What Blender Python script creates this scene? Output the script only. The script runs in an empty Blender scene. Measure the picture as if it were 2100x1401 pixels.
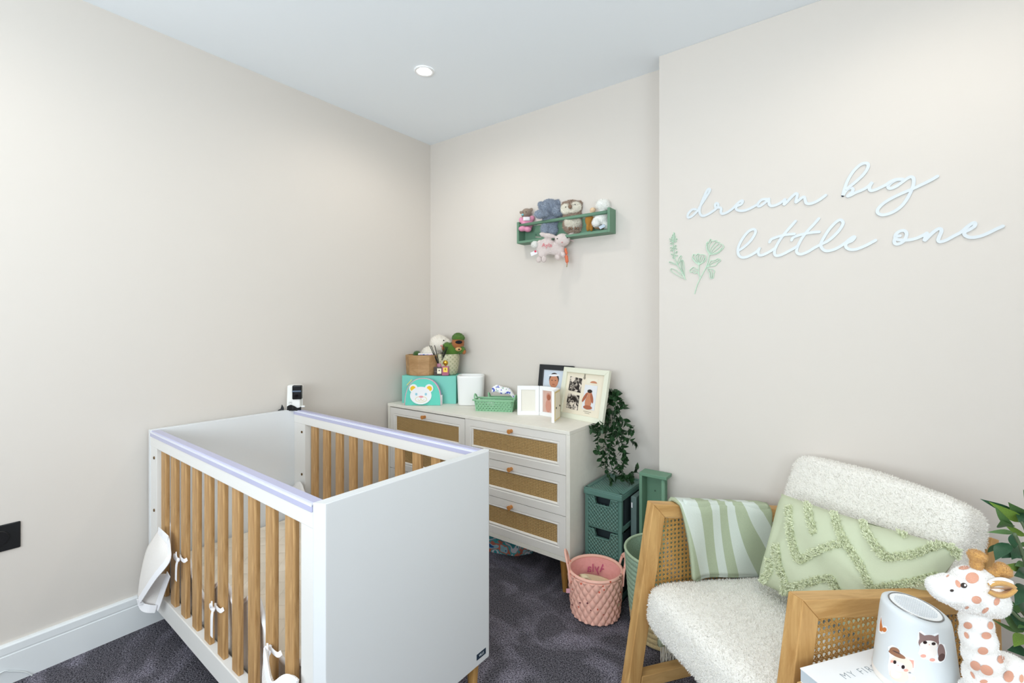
import bpy, bmesh, math, random
import numpy as np
from mathutils import Vector, Matrix, Euler
from mathutils.bvhtree import BVHTree
random.seed(7); rng = np.random.default_rng(7)
sc = bpy.context.scene
COL = sc.collection
# ---------------------------------------------------------------- camera
FPX, CX, HY, CEIL = 956.7, 1050.0, 666.0, 2.45
YAW = math.atan(715 / 956.7)
FW = Vector((-math.sin(YAW), math.cos(YAW), 0)); RT = Vector((math.cos(YAW), math.sin(YAW), 0)); UP = Vector((0, 0, 1))
CAM = Vector((2.347, -2.212, 1.2284))
cam_d = bpy.data.cameras.new('camera'); cam_d.sensor_width = 36; cam_d.lens = 36 * FPX / 2100
cam_d.shift_y = -(700.5 - HY) / 2100; cam_d.clip_start = .02
cam = bpy.data.objects.new('camera', cam_d); COL.objects.link(cam)
cam.location = CAM; cam.rotation_euler = (math.pi / 2, 0, YAW); sc.camera = cam
sc.view_settings.view_transform = 'Standard'; sc.view_settings.look = 'None'; sc.view_settings.gamma = 1
sc.view_settings.use_curve_mapping = False
sc.view_settings.exposure = 0.29
sc.cycles.use_denoising = True; sc.cycles.max_bounces = 8; sc.cycles.diffuse_bounces = 5
sc.cycles.sample_clamp_indirect = 6; sc.cycles.caustics_reflective = False; sc.cycles.caustics_refractive = False
# ---------------------------------------------------------------- light
wd = bpy.data.worlds.new('sky'); sc.world = wd; wd.use_nodes = True
wd.node_tree.nodes['Background'].inputs[0].default_value = (.75, .87, 1, 1)
wd.node_tree.nodes['Background'].inputs[1].default_value = 1.0
WIN_POWER, SPOT_POWER = 70.0, 7.0
WIN_COL, SPOT_COL = (.84, .935, 1.0), (1.0, .93, .83)
def daylight(name, loc, size, rot, power):
    l = bpy.data.lights.new(name, 'AREA'); l.shape = 'RECTANGLE'; l.size, l.size_y = size; l.energy = power; l.color = WIN_COL
    o = bpy.data.objects.new(name, l); COL.objects.link(o); o.location = loc; o.rotation_euler = rot
    return o
ROOM_X, ROOM_Y = 3.6, -3.7
daylight('window_daylight', (1.75, ROOM_Y + .05, 1.55), (2.3, 1.35), (math.radians(108), 0, 0), WIN_POWER)
daylight('added_side_fill', (ROOM_X - .05, -2.3, 1.55), (1.3, 1.35), (math.radians(108), 0, math.radians(90)), WIN_POWER * .36)  # added fill light: brightens the left wall, cot footboard and ceiling
# ---------------------------------------------------------------- pixel / plane helpers (2100 x 1401 frame)
def ray(u, v): return FW + RT * ((u - CX) / FPX) + UP * (-(v - HY) / FPX)
def on_z(u, v, z): r = ray(u, v); return CAM + r * ((z - CAM.z) / r.z)
def on_y(u, v, y): r = ray(u, v); return CAM + r * ((y - CAM.y) / r.y)
def on_x(u, v, x): r = ray(u, v); return CAM + r * ((x - CAM.x) / r.x)
def at_d(u, v, d): return CAM + ray(u, v) * d
# ---------------------------------------------------------------- materials
def lin(c):
    if isinstance(c, str): c = [int(c[i:i + 2], 16) for i in (0, 2, 4)]
    o = []
    for x in c[:3]:
        x = x / 255
        o.append(x / 12.92 if x <= .04045 else ((x + .055) / 1.055) ** 2.4)
    return (*o, 1)
MATS = {}
def mat(name, col, rough=.6, bump=None, var=None, metal=0, sheen=0, trans=0, alpha=1, spec=.4, emit=None, sss=0):
    if name in MATS: return MATS[name]
    m = bpy.data.materials.new(name); m.use_nodes = True; MATS[name] = m
    nt = m.node_tree; b = nt.nodes['Principled BSDF']; c = lin(col)
    b.inputs['Base Color'].default_value = c; b.inputs['Roughness'].default_value = rough
    b.inputs['Metallic'].default_value = metal; b.inputs['Specular IOR Level'].default_value = spec
    if sheen: b.inputs['Sheen Weight'].default_value = sheen; b.inputs['Sheen Roughness'].default_value = .6
    if trans: b.inputs['Transmission Weight'].default_value = trans
    if alpha < 1: b.inputs['Alpha'].default_value = alpha
    if emit: b.inputs['Emission Color'].default_value = (*emit[0], 1); b.inputs['Emission Strength'].default_value = emit[1]
    tc = None
    if bump or var:
        tc = nt.nodes.new('ShaderNodeTexCoord')
    if var:
        sca, amt = var[0], var[1]
        n = nt.nodes.new('ShaderNodeTexNoise'); n.inputs['Scale'].default_value = sca; n.inputs['Detail'].default_value = 4
        nt.links.new(tc.outputs['Object'], n.inputs['Vector'])
        r = nt.nodes.new('ShaderNodeValToRGB'); c2 = lin(var[2]) if len(var) > 2 else None
        r.color_ramp.elements[0].position = .32; r.color_ramp.elements[1].position = .68
        r.color_ramp.elements[0].color = c2 if c2 else tuple(x * (1 - amt) for x in c[:3]) + (1,)
        r.color_ramp.elements[1].color = c if c2 else tuple(min(1, x * (1 + amt)) for x in c[:3]) + (1,)
        nt.links.new(n.outputs['Fac'], r.inputs['Fac']); nt.links.new(r.outputs['Color'], b.inputs['Base Color'])
    if bump:
        n = nt.nodes.new('ShaderNodeTexNoise'); n.inputs['Scale'].default_value = bump[0]; n.inputs['Detail'].default_value = 3
        nt.links.new(tc.outputs['Object'], n.inputs['Vector'])
        bp = nt.nodes.new('ShaderNodeBump'); bp.inputs['Strength'].default_value = bump[1]; bp.inputs['Distance'].default_value = bump[2] if len(bump) > 2 else .003
        nt.links.new(n.outputs['Fac'], bp.inputs['Height']); nt.links.new(bp.outputs['Normal'], b.inputs['Normal'])
    return m
def wood(name, c1, c2, axis='z', scale=14, rough=.5, stretch=14):
    if name in MATS: return MATS[name]
    m = bpy.data.materials.new(name); m.use_nodes = True; MATS[name] = m
    nt = m.node_tree; b = nt.nodes['Principled BSDF']; b.inputs['Roughness'].default_value = rough; b.inputs['Specular IOR Level'].default_value = .3
    tc = nt.nodes.new('ShaderNodeTexCoord'); mp = nt.nodes.new('ShaderNodeMapping')
    s = [scale * stretch / 4] * 3; s['xyz'.index(axis)] = scale / 4
    mp.inputs['Scale'].default_value = s
    nt.links.new(tc.outputs['Object'], mp.inputs['Vector'])
    n = nt.nodes.new('ShaderNodeTexNoise'); n.inputs['Scale'].default_value = 1.6; n.inputs['Detail'].default_value = 8; n.inputs['Roughness'].default_value = .65; n.inputs['Distortion'].default_value = .6
    nt.links.new(mp.outputs['Vector'], n.inputs['Vector'])
    r = nt.nodes.new('ShaderNodeValToRGB'); r.color_ramp.elements[0].position = .35; r.color_ramp.elements[1].position = .62
    r.color_ramp.elements[0].color = lin(c2); r.color_ramp.elements[1].color = lin(c1)
    nt.links.new(n.outputs['Fac'], r.inputs['Fac']); nt.links.new(r.outputs['Color'], b.inputs['Base Color'])
    bp = nt.nodes.new('ShaderNodeBump'); bp.inputs['Strength'].default_value = .25; bp.inputs['Distance'].default_value = .001
    nt.links.new(n.outputs['Fac'], bp.inputs['Height']); nt.links.new(bp.outputs['Normal'], b.inputs['Normal'])
    return m
def node(nt, kind, **kw):
    n = nt.nodes.new(kind)
    for k, v in kw.items():
        if k == 'op': n.operation = v
        else: n.inputs[int(k[1:])].default_value = v
    return n
def math_n(nt, op, a, b=None, c=None):
    n = nt.nodes.new('ShaderNodeMath'); n.operation = op
    for i, x in enumerate((a, b, c)):
        if x is None: continue
        if isinstance(x, (int, float)): n.inputs[i].default_value = x
        else: nt.links.new(x, n.inputs[i])
    return n.outputs[0]
def base_mat(name, rough=.7, spec=.3):
    m = bpy.data.materials.new(name); m.use_nodes = True; MATS[name] = m
    nt = m.node_tree; b = nt.nodes['Principled BSDF']; b.inputs['Roughness'].default_value = rough; b.inputs['Specular IOR Level'].default_value = spec
    tc = nt.nodes.new('ShaderNodeTexCoord'); return m, nt, b, tc
def mix_col(nt, fac, c1, c2):
    mx = nt.nodes.new('ShaderNodeMix'); mx.data_type = 'RGBA'
    nt.links.new(fac, mx.inputs['Factor']) if not isinstance(fac, float) else None
    for i, c in (('A', c1), ('B', c2)):
        s = [x for x in mx.inputs if x.name == i and x.type == 'RGBA'][0]
        if isinstance(c, (str, tuple, list)): s.default_value = lin(c)
        else: nt.links.new(c, s)
    return [x for x in mx.outputs if x.type == 'RGBA'][0]
def ramp_const(nt, fac, stops):
    r = nt.nodes.new('ShaderNodeValToRGB'); r.color_ramp.interpolation = 'CONSTANT'
    el = r.color_ramp.elements
    el[0].position, el[0].color = stops[0][0], lin(stops[0][1]); el[1].position, el[1].color = stops[1][0], lin(stops[1][1])
    for p, c in stops[2:]:
        e = el.new(p); e.color = lin(c)
    nt.links.new(fac, r.inputs['Fac']); return r.outputs['Color']
def noise_n(nt, tc, scale, detail=3, out='Fac', coord='Object', dist=0):
    n = nt.nodes.new('ShaderNodeTexNoise'); n.inputs['Scale'].default_value = scale; n.inputs['Detail'].default_value = detail; n.inputs['Distortion'].default_value = dist
    nt.links.new(tc.outputs[coord], n.inputs['Vector']); return n.outputs[out]
def add_bump(nt, b, h, strength, dist=.003):
    bp = nt.nodes.new('ShaderNodeBump'); bp.inputs['Strength'].default_value = strength; bp.inputs['Distance'].default_value = dist
    nt.links.new(h, bp.inputs['Height']); nt.links.new(bp.outputs['Normal'], b.inputs['Normal'])
# ---------------------------------------------------------------- mesh builder
class MB:
    def __init__(s): s.v = []; s.f = []
    def add(s, vs, fs):
        o = len(s.v); s.v += [tuple(v) for v in vs]; s.f += [tuple(i + o for i in f) for f in fs]; return s
    def box(s, x0, x1, y0, y1, z0, z1, m=None):
        vs = [Vector((x, y, z)) for z in (z0, z1) for y in (y0, y1) for x in (x0, x1)]
        if m: vs = [m @ v for v in vs]
        return s.add(vs, [(0, 2, 3, 1), (4, 5, 7, 6), (0, 1, 5, 4), (2, 6, 7, 3), (0, 4, 6, 2), (1, 3, 7, 5)])
    def prism(s, poly, f0, f1):                       # poly: 2-D points; f0, f1 map (a, b) to 3-D for both caps
        n = len(poly); a = [f0(*p) for p in poly]; b = [f1(*p) for p in poly]
        return s.add(a + b, [tuple(range(n))[::-1], tuple(range(n, 2 * n))] + [(i, (i + 1) % n, n + (i + 1) % n, n + i) for i in range(n)])
    def bar(s, p, q, w, h, up=(0, 0, 1)):             # rectangular bar from p to q
        p, q = Vector(p), Vector(q); d = (q - p).normalized(); up = Vector(up)
        sd = d.cross(up).normalized(); u = sd.cross(d).normalized(); vs = []
        for c in (p, q):
            for a, b in ((-1, -1), (1, -1), (1, 1), (-1, 1)): vs.append(c + sd * (a * w / 2) + u * (b * h / 2))
        return s.add(vs, [(3, 2, 1, 0), (4, 5, 6, 7)] + [(i, (i + 1) % 4, 4 + (i + 1) % 4, 4 + i) for i in range(4)])
    def tube(s, pts, r, seg=8, closed=False, caps=True, flat=None):
        pts = [Vector(p) for p in pts]; n = len(pts); rr = r if isinstance(r, (list, tuple)) else [r] * n
        prev = None; vs = []; fs = []
        for i, p in enumerate(pts):
            if closed: d = pts[(i + 1) % n] - pts[i - 1]
            else: d = pts[min(i + 1, n - 1)] - pts[max(i - 1, 0)]
            d.normalize()
            if prev is None:
                a = Vector((0, 0, 1)) if abs(d.z) < .9 else Vector((1, 0, 0)); prev = d.cross(a).normalized()
            x = (prev - d * prev.dot(d)).normalized(); prev = x; y = d.cross(x)
            for k in range(seg):
                t = 2 * math.pi * k / seg; vs.append(p + (x * math.cos(t) + y * math.sin(t) * (flat or 1)) * rr[i])
        for i in range(n if closed else n - 1):
            j = (i + 1) % n
            for k in range(seg): fs.append((i * seg + k, i * seg + (k + 1) % seg, j * seg + (k + 1) % seg, j * seg + k))
        if caps and not closed: fs += [tuple(range(seg))[::-1], tuple(range((n - 1) * seg, n * seg))]
        return s.add(vs, fs)
    def lathe(s, prof, seg=32, c=(0, 0, 0), fn=None, caps=True):
        vs = []; fs = []; m = len(prof)
        for j, (r, z) in enumerate(prof):
            for k in range(seg):
                t = 2 * math.pi * k / seg; rr, zz = (r, z) if fn is None else fn(r, z, t, j)
                vs.append((c[0] + rr * math.cos(t), c[1] + rr * math.sin(t), c[2] + zz))
        for j in range(m - 1):
            for k in range(seg): fs.append((j * seg + k, j * seg + (k + 1) % seg, (j + 1) * seg + (k + 1) % seg, (j + 1) * seg + k))
        if caps: fs += [tuple(range(seg))[::-1], tuple(range((m - 1) * seg, m * seg))]
        return s.add(vs, fs)
    def ell(s, c, r, rot=None, seg=18, rings=10):
        m = Euler(rot).to_matrix() if rot else Matrix.Identity(3); c = Vector(c)
        if isinstance(r, (int, float)): r = (r, r, r)
        vs = [c + m @ Vector((0, 0, -r[2]))]
        for i in range(1, rings):
            p = math.pi * i / rings
            for k in range(seg):
                t = 2 * math.pi * k / seg; vs.append(c + m @ Vector((r[0] * math.sin(p) * math.cos(t), r[1] * math.sin(p) * math.sin(t), -r[2] * math.cos(p))))
        vs.append(c + m @ Vector((0, 0, r[2]))); e = len(vs) - 1; fs = []
        for k in range(seg):
            fs.append((0, 1 + (k + 1) % seg, 1 + k)); b = 1 + (rings - 2) * seg; fs.append((e, b + k, b + (k + 1) % seg))
        for i in range(rings - 2):
            a = 1 + i * seg
            for k in range(seg): fs.append((a + k, a + (k + 1) % seg, a + seg + (k + 1) % seg, a + seg + k))
        return s.add(vs, fs)
    def grid(s, fn, nu, nv, close_u=False):
        vs = [fn(i / (nu if close_u else nu - 1), j / (nv - 1)) for j in range(nv) for i in range(nu)]
        fs = [(j * nu + i, j * nu + (i + 1) % nu, (j + 1) * nu + (i + 1) % nu, (j + 1) * nu + i) for j in range(nv - 1) for i in range(nu if close_u else nu - 1)]
        return s.add(vs, fs)
    def build(s, name, material, parent=None, smooth=False, bevel=0, seg=2, solid=0, sub=0, inv=None):
        me = bpy.data.meshes.new(name); me.from_pydata([tuple(v) for v in s.v], [], s.f); me.update()
        if inv is not None: me.transform(inv)
        me.materials.append(material)
        if smooth:
            for p in me.polygons: p.use_smooth = True
        return finish(bpy.data.objects.new(name, me), parent, bevel, seg, solid, sub, smooth)
def finish(o, parent=None, bevel=0, seg=2, solid=0, sub=0, smooth=False):
    COL.objects.link(o); o.parent = parent
    if solid: md = o.modifiers.new('solid', 'SOLIDIFY'); md.thickness = solid; md.offset = 0
    if sub: md = o.modifiers.new('sub', 'SUBSURF'); md.levels = sub; md.render_levels = sub
    if bevel:
        md = o.modifiers.new('bevel', 'BEVEL'); md.width = bevel; md.segments = seg; md.limit_method = 'ANGLE'; md.angle_limit = .6
        md.harden_normals = False
    return o
def thing(name, label, cat, loc=(0, 0, 0), rz=0, group=None):
    o = bpy.data.objects.new(name, None); COL.objects.link(o); o.empty_display_size = .05
    o.location = loc; o.rotation_euler = (0, 0, rz); return tag(o, label, cat, group)
def tag(o, label=None, cat=None, group=None, kind=None):
    if label: o['label'] = label
    if cat: o['category'] = cat
    if group: o['group'] = group
    if kind: o['kind'] = kind
    return o
def struct(o): o['kind'] = 'structure'; return o
def linked(o, parent, **kw):                          # a copy of one part that shares its mesh
    c = o.copy(); COL.objects.link(c); c.parent = parent
    for k, v in kw.items(): setattr(c, k, v)
    return c
def crom(pts, n=8, closed=False):                     # Catmull-Rom smoothing of a polyline
    pts = [Vector(p) for p in pts]; out = []; m = len(pts)
    for i in range(m if closed else m - 1):
        if closed: a, b, c, d = pts[i - 1], pts[i], pts[(i + 1) % m], pts[(i + 2) % m]
        else: a, b, c, d = pts[max(i - 1, 0)], pts[i], pts[i + 1], pts[min(i + 2, m - 1)]
        for k in range(n):
            t = k / n; out.append(.5 * ((2 * b) + (c - a) * t + (2 * a - 5 * b + 4 * c - d) * t * t + (3 * b - a - 3 * c + d) * t ** 3))
    if not closed: out.append(pts[-1])
    return out
def eval_mesh(o):
    dg = bpy.context.evaluated_depsgraph_get(); dg.update(); return bpy.data.meshes.new_from_object(o.evaluated_get(dg))
def plush(name, ells, material, parent, voxel=.006, smooth_it=6, rough_amp=0):
    """soft toy body: overlapping ellipsoids fused into one continuous skin"""
    mb = MB()
    for e in ells: mb.ell(e[0], e[1], e[2] if len(e) > 2 else None)
    o = mb.build(name, material, parent, smooth=True)
    md = o.modifiers.new('fuse', 'REMESH'); md.mode = 'VOXEL'; md.voxel_size = voxel; md.use_smooth_shade = True
    md = o.modifiers.new('soften', 'SMOOTH'); md.iterations = smooth_it; md.factor = .6
    bpy.context.view_layer.update(); me = eval_mesh(o); o.modifiers.clear(); old = o.data; o.data = me; bpy.data.meshes.remove(old)
    for p in o.data.polygons: p.use_smooth = True
    return o
def fur(o, count, length, material, name='fur', width=.12, lean=.5, parent=None):
    """short pile standing on the surface of o: one stuff part of thin blades"""
    me = o.data if not o.modifiers else eval_mesh(o)
    me.calc_loop_triangles(); n = len(me.vertices)
    co = np.empty(n * 3); me.vertices.foreach_get('co', co); co = co.reshape(-1, 3)
    no = np.empty(n * 3); me.vertices.foreach_get('normal', no); no = no.reshape(-1, 3)
    t = len(me.loop_triangles); tv = np.empty(t * 3, dtype=np.int32); me.loop_triangles.foreach_get('vertices', tv); tv = tv.reshape(-1, 3)
    ar = np.linalg.norm(np.cross(co[tv[:, 1]] - co[tv[:, 0]], co[tv[:, 2]] - co[tv[:, 0]]), axis=1)
    k = rng.choice(t, count, p=ar / ar.sum()); w = rng.dirichlet((1, 1, 1), count)
    P = (co[tv[k]] * w[:, :, None]).sum(1); N = (no[tv[k]] * w[:, :, None]).sum(1); N /= np.linalg.norm(N, axis=1)[:, None] + 1e-9
    D = N + rng.normal(0, lean, (count, 3)); D /= np.linalg.norm(D, axis=1)[:, None]
    S = np.cross(D, rng.normal(0, 1, (count, 3))); S /= np.linalg.norm(S, axis=1)[:, None] + 1e-9
    Lh = length * rng.uniform(.6, 1.3, count)[:, None]; W = S * length * width
    v = np.stack([P - W - N * length * .15, P + W - N * length * .15, P + D * Lh], 1).reshape(-1, 3)
    nm = bpy.data.meshes.new(name); nm.from_pydata(v.tolist(), [], np.arange(count * 3).reshape(-1, 3).tolist()); nm.update(); nm.materials.append(material)
    f = bpy.data.objects.new(name, nm); COL.objects.link(f); f.parent = parent or o; f['kind'] = 'stuff'
    return f
def band(mb, pts, w, nrm, th=.0018, taper=None):
    """flat cloth ribbon of width w along 3-D points, its face turned towards nrm"""
    pts = [Vector(p) for p in pts]; n = len(pts); nrm = Vector(nrm); vs = []
    for i, p in enumerate(pts):
        d = (pts[min(i + 1, n - 1)] - pts[max(i - 1, 0)]).normalized(); s = d.cross(nrm)
        s = s.normalized() if s.length > 1e-6 else Vector((0, 0, 1)); ww = w * (taper[i] if taper else 1) / 2
        vs += [p - s * ww, p + s * ww, p + s * ww - nrm * th, p - s * ww - nrm * th]
    fs = [(4 * i + k, 4 * i + (k + 1) % 4, 4 * i + 4 + (k + 1) % 4, 4 * i + 4 + k) for i in range(n - 1) for k in range(4)]
    return mb.add(vs, fs + [(3, 2, 1, 0), tuple(4 * n - 4 + k for k in range(4))])
def ribbon(mb, pts, w, thick, to3, nrm):
    """flat strip with rounded ends along 2-D pixel path, laid on a plane: to3 maps a pixel to the plane, nrm is the plane's outward normal"""
    P = [to3(*p) for p in pts]; n = len(P); L = []; Rr = []; hs = [thick * (1 + .35 * i / n) for i in range(n)]   # the strip rises a little along its length, so it crosses over itself cleanly
    for i in range(n):
        d = (P[min(i + 1, n - 1)] - P[max(i - 1, 0)])
        if d.length < 1e-9: d = Vector((1, 0, 0))
        d.normalize(); s = d.cross(nrm).normalized(); L.append(P[i] - s * w / 2); Rr.append(P[i] + s * w / 2)
    def cap(c, d, s):
        return [c + s * (w / 2 * math.cos(t)) + d * (w / 2 * math.sin(t)) for t in [math.pi * k / 6 for k in range(1, 6)]]
    d1 = (P[-1] - P[-2]).normalized(); d0 = (P[0] - P[1]).normalized()
    e1 = cap(P[-1], d1, d1.cross(nrm).normalized()); e0 = cap(P[0], d0, d0.cross(nrm).normalized())
    vs = []; fs = []
    for off in (0, 1):
        for a, b, h in zip(L, Rr, hs): vs += [a + nrm * off * h, b + nrm * off * h]
    m = 2 * n
    for i in range(n - 1):
        a, b, c, d = 2 * i, 2 * i + 1, 2 * i + 3, 2 * i + 2
        fs += [(a + m, b + m, c + m, d + m), (a, a + m, d + m, d), (b, c, c + m, b + m)]
    mb.add(vs, fs)
    for loop, (a, b), h in ((e1, (Rr[-1], L[-1]), hs[-1]), (e0, (L[0], Rr[0]), hs[0])):
        pl = [a] + loop + [b]; k = len(pl)
        mb.add([p for p in pl] + [p + nrm * h for p in pl], [tuple(range(k, 2 * k))] + [(i, i + 1, k + i + 1, k + i) for i in range(k - 1)])
def text_mesh(txt, size, loc, axes, material, name, parent, extrude=.0006, font=None, spacing=1, shear=0, thin=0):
    """lettering as thin raised mesh; axes = (right, up, out) unit vectors in the parent's space"""
    cu = bpy.data.curves.new(name, 'FONT'); cu.body = txt; cu.size = size; cu.align_x = 'CENTER'; cu.align_y = 'CENTER'; cu.extrude = extrude
    cu.offset = thin; cu.space_character = spacing; cu.shear = shear; cu.resolution_u = 3
    t = bpy.data.objects.new(name, cu); COL.objects.link(t); bpy.context.view_layer.update()
    me = eval_mesh(t); bpy.data.objects.remove(t); bpy.data.curves.remove(cu)
    r, u, o = [Vector(a) for a in axes]; m = Matrix((r, u, o)).transposed().to_4x4(); m.translation = Vector(loc); me.transform(m)
    me.materials.clear(); me.materials.append(material); ob = bpy.data.objects.new(name, me); COL.objects.link(ob); ob.parent = parent
    return ob
# ================================================================ the room
wall_m = mat('wall_paint', (218, 211, 203), .85, bump=(220, .05, .001), spec=.15)
ceil_m = mat('ceiling_paint', (241, 246, 250), .9, spec=.1)
trim_m = mat('trim_gloss', (236, 239, 240), .35)
m, nt, b, tc = base_mat('carpet', .95, .1)
n1 = noise_n(nt, tc, 420, 1); n2 = noise_n(nt, tc, 3.4, 6, dist=1.6); n3 = noise_n(nt, tc, 190, 2)
r = nt.nodes.new('ShaderNodeValToRGB'); r.color_ramp.elements[0].position = .40; r.color_ramp.elements[1].position = .62
r.color_ramp.elements[0].color = lin((34, 33, 40)); r.color_ramp.elements[1].color = lin((158, 154, 164))
nt.links.new(math_n(nt, 'ADD', math_n(nt, 'MULTIPLY', n1, .5), math_n(nt, 'MULTIPLY', n3, .5)), r.inputs['Fac'])
r2 = nt.nodes.new('ShaderNodeValToRGB'); r2.color_ramp.elements[0].position = .47; r2.color_ramp.elements[1].position = .66
r2.color_ramp.elements[0].color = (.62, .62, .62, 1); r2.color_ramp.elements[1].color = (1.25, 1.23, 1.28, 1)
nt.links.new(n2, r2.inputs['Fac'])
mx = nt.nodes.new('ShaderNodeMix'); mx.data_type = 'RGBA'; mx.blend_type = 'MULTIPLY'; mx.inputs['Factor'].default_value = 1
cs = [x for x in mx.inputs if x.type == 'RGBA']; nt.links.new(r.outputs['Color'], cs[0]); nt.links.new(r2.outputs['Color'], cs[1])
nt.links.new([x for x in mx.outputs if x.type == 'RGBA'][0], b.inputs['Base Color']); add_bump(nt, b, n3, .8, .006)
carpet_m = m
BRX, BRY = 1.612, -.111        # corner of the chimney breast
T = .1
struct(MB().box(0, ROOM_X, ROOM_Y, 0, -T, 0).build('floor', carpet_m))
struct(MB().box(-T, ROOM_X + T, ROOM_Y - T, T, CEIL, CEIL + T).build('ceiling', ceil_m))
struct(MB().box(-T, 0, ROOM_Y - T, T, -T, CEIL).build('wall_left', wall_m))
struct(MB().box(0, ROOM_X, 0, T, -T, CEIL).build('wall_back', wall_m))
struct(MB().box(BRX, ROOM_X, BRY, 0, 0, CEIL).build('wall_breast', wall_m, bevel=.002))
sy0, sy1, wz0, wz1 = -3.0, -1.6, .85, 2.25
struct(MB().box(ROOM_X, ROOM_X + T, ROOM_Y - T, sy0, -T, CEIL).box(ROOM_X, ROOM_X + T, sy1, T, -T, CEIL).box(ROOM_X, ROOM_X + T, sy0, sy1, -T, wz0).box(ROOM_X, ROOM_X + T, sy0, sy1, wz1, CEIL).build('wall_right', wall_m))
w2 = struct(MB().box(ROOM_X + .02, ROOM_X + .08, sy0, sy1, wz0, wz0 + .06).box(ROOM_X + .02, ROOM_X + .08, sy0, sy1, wz1 - .06, wz1).box(ROOM_X + .02, ROOM_X + .08, sy0, sy0 + .06, wz0 + .06, wz1 - .06).box(ROOM_X + .02, ROOM_X + .08, sy1 - .06, sy1, wz0 + .06, wz1 - .06).build('added_side_window', trim_m))  # unseen window, added only to go with the side fill light
MB().box(ROOM_X + .045, ROOM_X + .055, sy0 + .06, sy1 - .06, wz0 + .06, wz1 - .06).build('pane', mat('window_glass', (235, 245, 250), .02, trans=1), w2)
wx0, wx1, wz0, wz1 = .55, 2.95, .85, 2.25
struct(MB().box(0, wx0, ROOM_Y - T, ROOM_Y, -T, CEIL).box(wx1, ROOM_X, ROOM_Y - T, ROOM_Y, -T, CEIL)
       .box(wx0, wx1, ROOM_Y - T, ROOM_Y, -T, wz0).box(wx0, wx1, ROOM_Y - T, ROOM_Y, wz1, CEIL).build('wall_rear', wall_m))
w1 = struct(MB().box(wx0, wx1, ROOM_Y - .08, ROOM_Y - .02, wz0, wz0 + .06).box(wx0, wx1, ROOM_Y - .08, ROOM_Y - .02, wz1 - .06, wz1)
       .box(wx0, wx0 + .06, ROOM_Y - .08, ROOM_Y - .02, wz0, wz1).box(wx1 - .06, wx1, ROOM_Y - .08, ROOM_Y - .02, wz0, wz1)
       .box((wx0 + wx1) / 2 - .03, (wx0 + wx1) / 2 + .03, ROOM_Y - .08, ROOM_Y - .02, wz0, wz1).build('window_1', trim_m))
for a, c in ((wx0 + .06, (wx0 + wx1) / 2 - .03), ((wx0 + wx1) / 2 + .03, wx1 - .06)):
    MB().box(a, c, ROOM_Y - .055, ROOM_Y - .045, wz0 + .06, wz1 - .06).build('pane', mat('window_glass', (235, 245, 250), .02, trans=1), w1)
def skirting(name, p, q, out):
    """moulded skirting board: profile swept from p to q; out points into the room"""
    prof = [(0, 0), (.018, 0), (.018, .098), (.0155, .1), (.0155, .104), (.018, .106), (.018, .13), (.013, .135), (0, .135)]
    p, q, out = Vector(p), Vector(q), Vector(out)
    return struct(MB().prism(prof, lambda a, z: p + out * a + UP * z, lambda a, z: q + out * a + UP * z).build(name, trim_m))
skirting('baseboard_left', (0, ROOM_Y, 0), (0, 0, 0), (1, 0, 0))
skirting('baseboard_back', (.018, 0, 0), (BRX - .018, 0, 0), (0, -1, 0))
skirting('baseboard_breast', (BRX - .018, BRY, 0), (ROOM_X, BRY, 0), (0, -1, 0))
skirting('baseboard_return', (BRX, BRY - .018, 0), (BRX, 0, 0), (-1, 0, 0))
skirting('baseboard_right', (ROOM_X, BRY - .018, 0), (ROOM_X, ROOM_Y, 0), (-1, 0, 0))
skirting('baseboard_rear', (.018, ROOM_Y, 0), (ROOM_X - .018, ROOM_Y, 0), (0, 1, 0))
# recessed downlights
def downlight(x, y, label, power):
    t = thing('downlight', label, 'downlight', (x, y, CEIL), group='ceiling downlights')
    MB().lathe([(.047, -.001), (.047, -.005), (.044, -.007), (.032, -.004), (.030, -.001)], 40, caps=False).build('trim_ring', mat('ring_white', (244, 244, 244), .4), t, smooth=True)
    MB().lathe([(.031, -.0015), (.0305, -.003), (.001, -.0032)], 32).build('lens', mat('lamp_lens', (255, 255, 255), .4, emit=((1, .97, .92), 30)), t)
    l = bpy.data.lights.new('downlight_beam', 'SPOT'); l.energy = power; l.color = SPOT_COL; l.spot_size = math.radians(172); l.spot_blend = .6; l.shadow_soft_size = .045
    o = bpy.data.objects.new('downlight_beam', l); COL.objects.link(o); o.parent = t; o.location = (0, 0, -.03)
downlight(.666, -.668, 'lit recessed downlight in the white ceiling near the corner', SPOT_POWER)
downlight(2.6, -.75, 'recessed downlight above the armchair, out of the picture', SPOT_POWER)
downlight(.75, -2.35, 'recessed downlight by the left wall, out of the picture', SPOT_POWER)
downlight(2.6, -2.35, 'recessed downlight behind the photographer, out of the picture', SPOT_POWER)
# double wall socket
t = thing('wall_socket', 'matt black wall socket plate on the left wall', 'socket', (0, -2.008, .5))
blk = mat('matt_black', (16, 17, 19), .45)
MB().box(0, .006, -.073, .073, -.0455, .0455).build('plate', blk, t, bevel=.004)
MB().lathe([(.026, 0), (.026, .004), (.024, .006), (.001, .006)], 32).build('round_cover', mat('satin_black', (20, 20, 22), .35), t, smooth=False, inv=Matrix.Translation((.006, .02, .002)) @ Matrix.Rotation(math.pi / 2, 4, 'Y') @ Matrix.Rotation(0, 4, 'Z'))
# thin white cable along the skirting
pts = [on_z(-60, 1420, .01) + Vector((.03, 0, 0))] + [on_x(u, v, .024) for u, v in ((0, 1381), (22, 1377), (48, 1378), (58, 1381), (66, 1386))]
tag(MB().tube(crom(pts, 6), .0022, 6).build('cable', mat('cable_white', (232, 236, 236), .5), smooth=True), 'thin white cable running along the foot of the left skirting board', 'cable')
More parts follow.
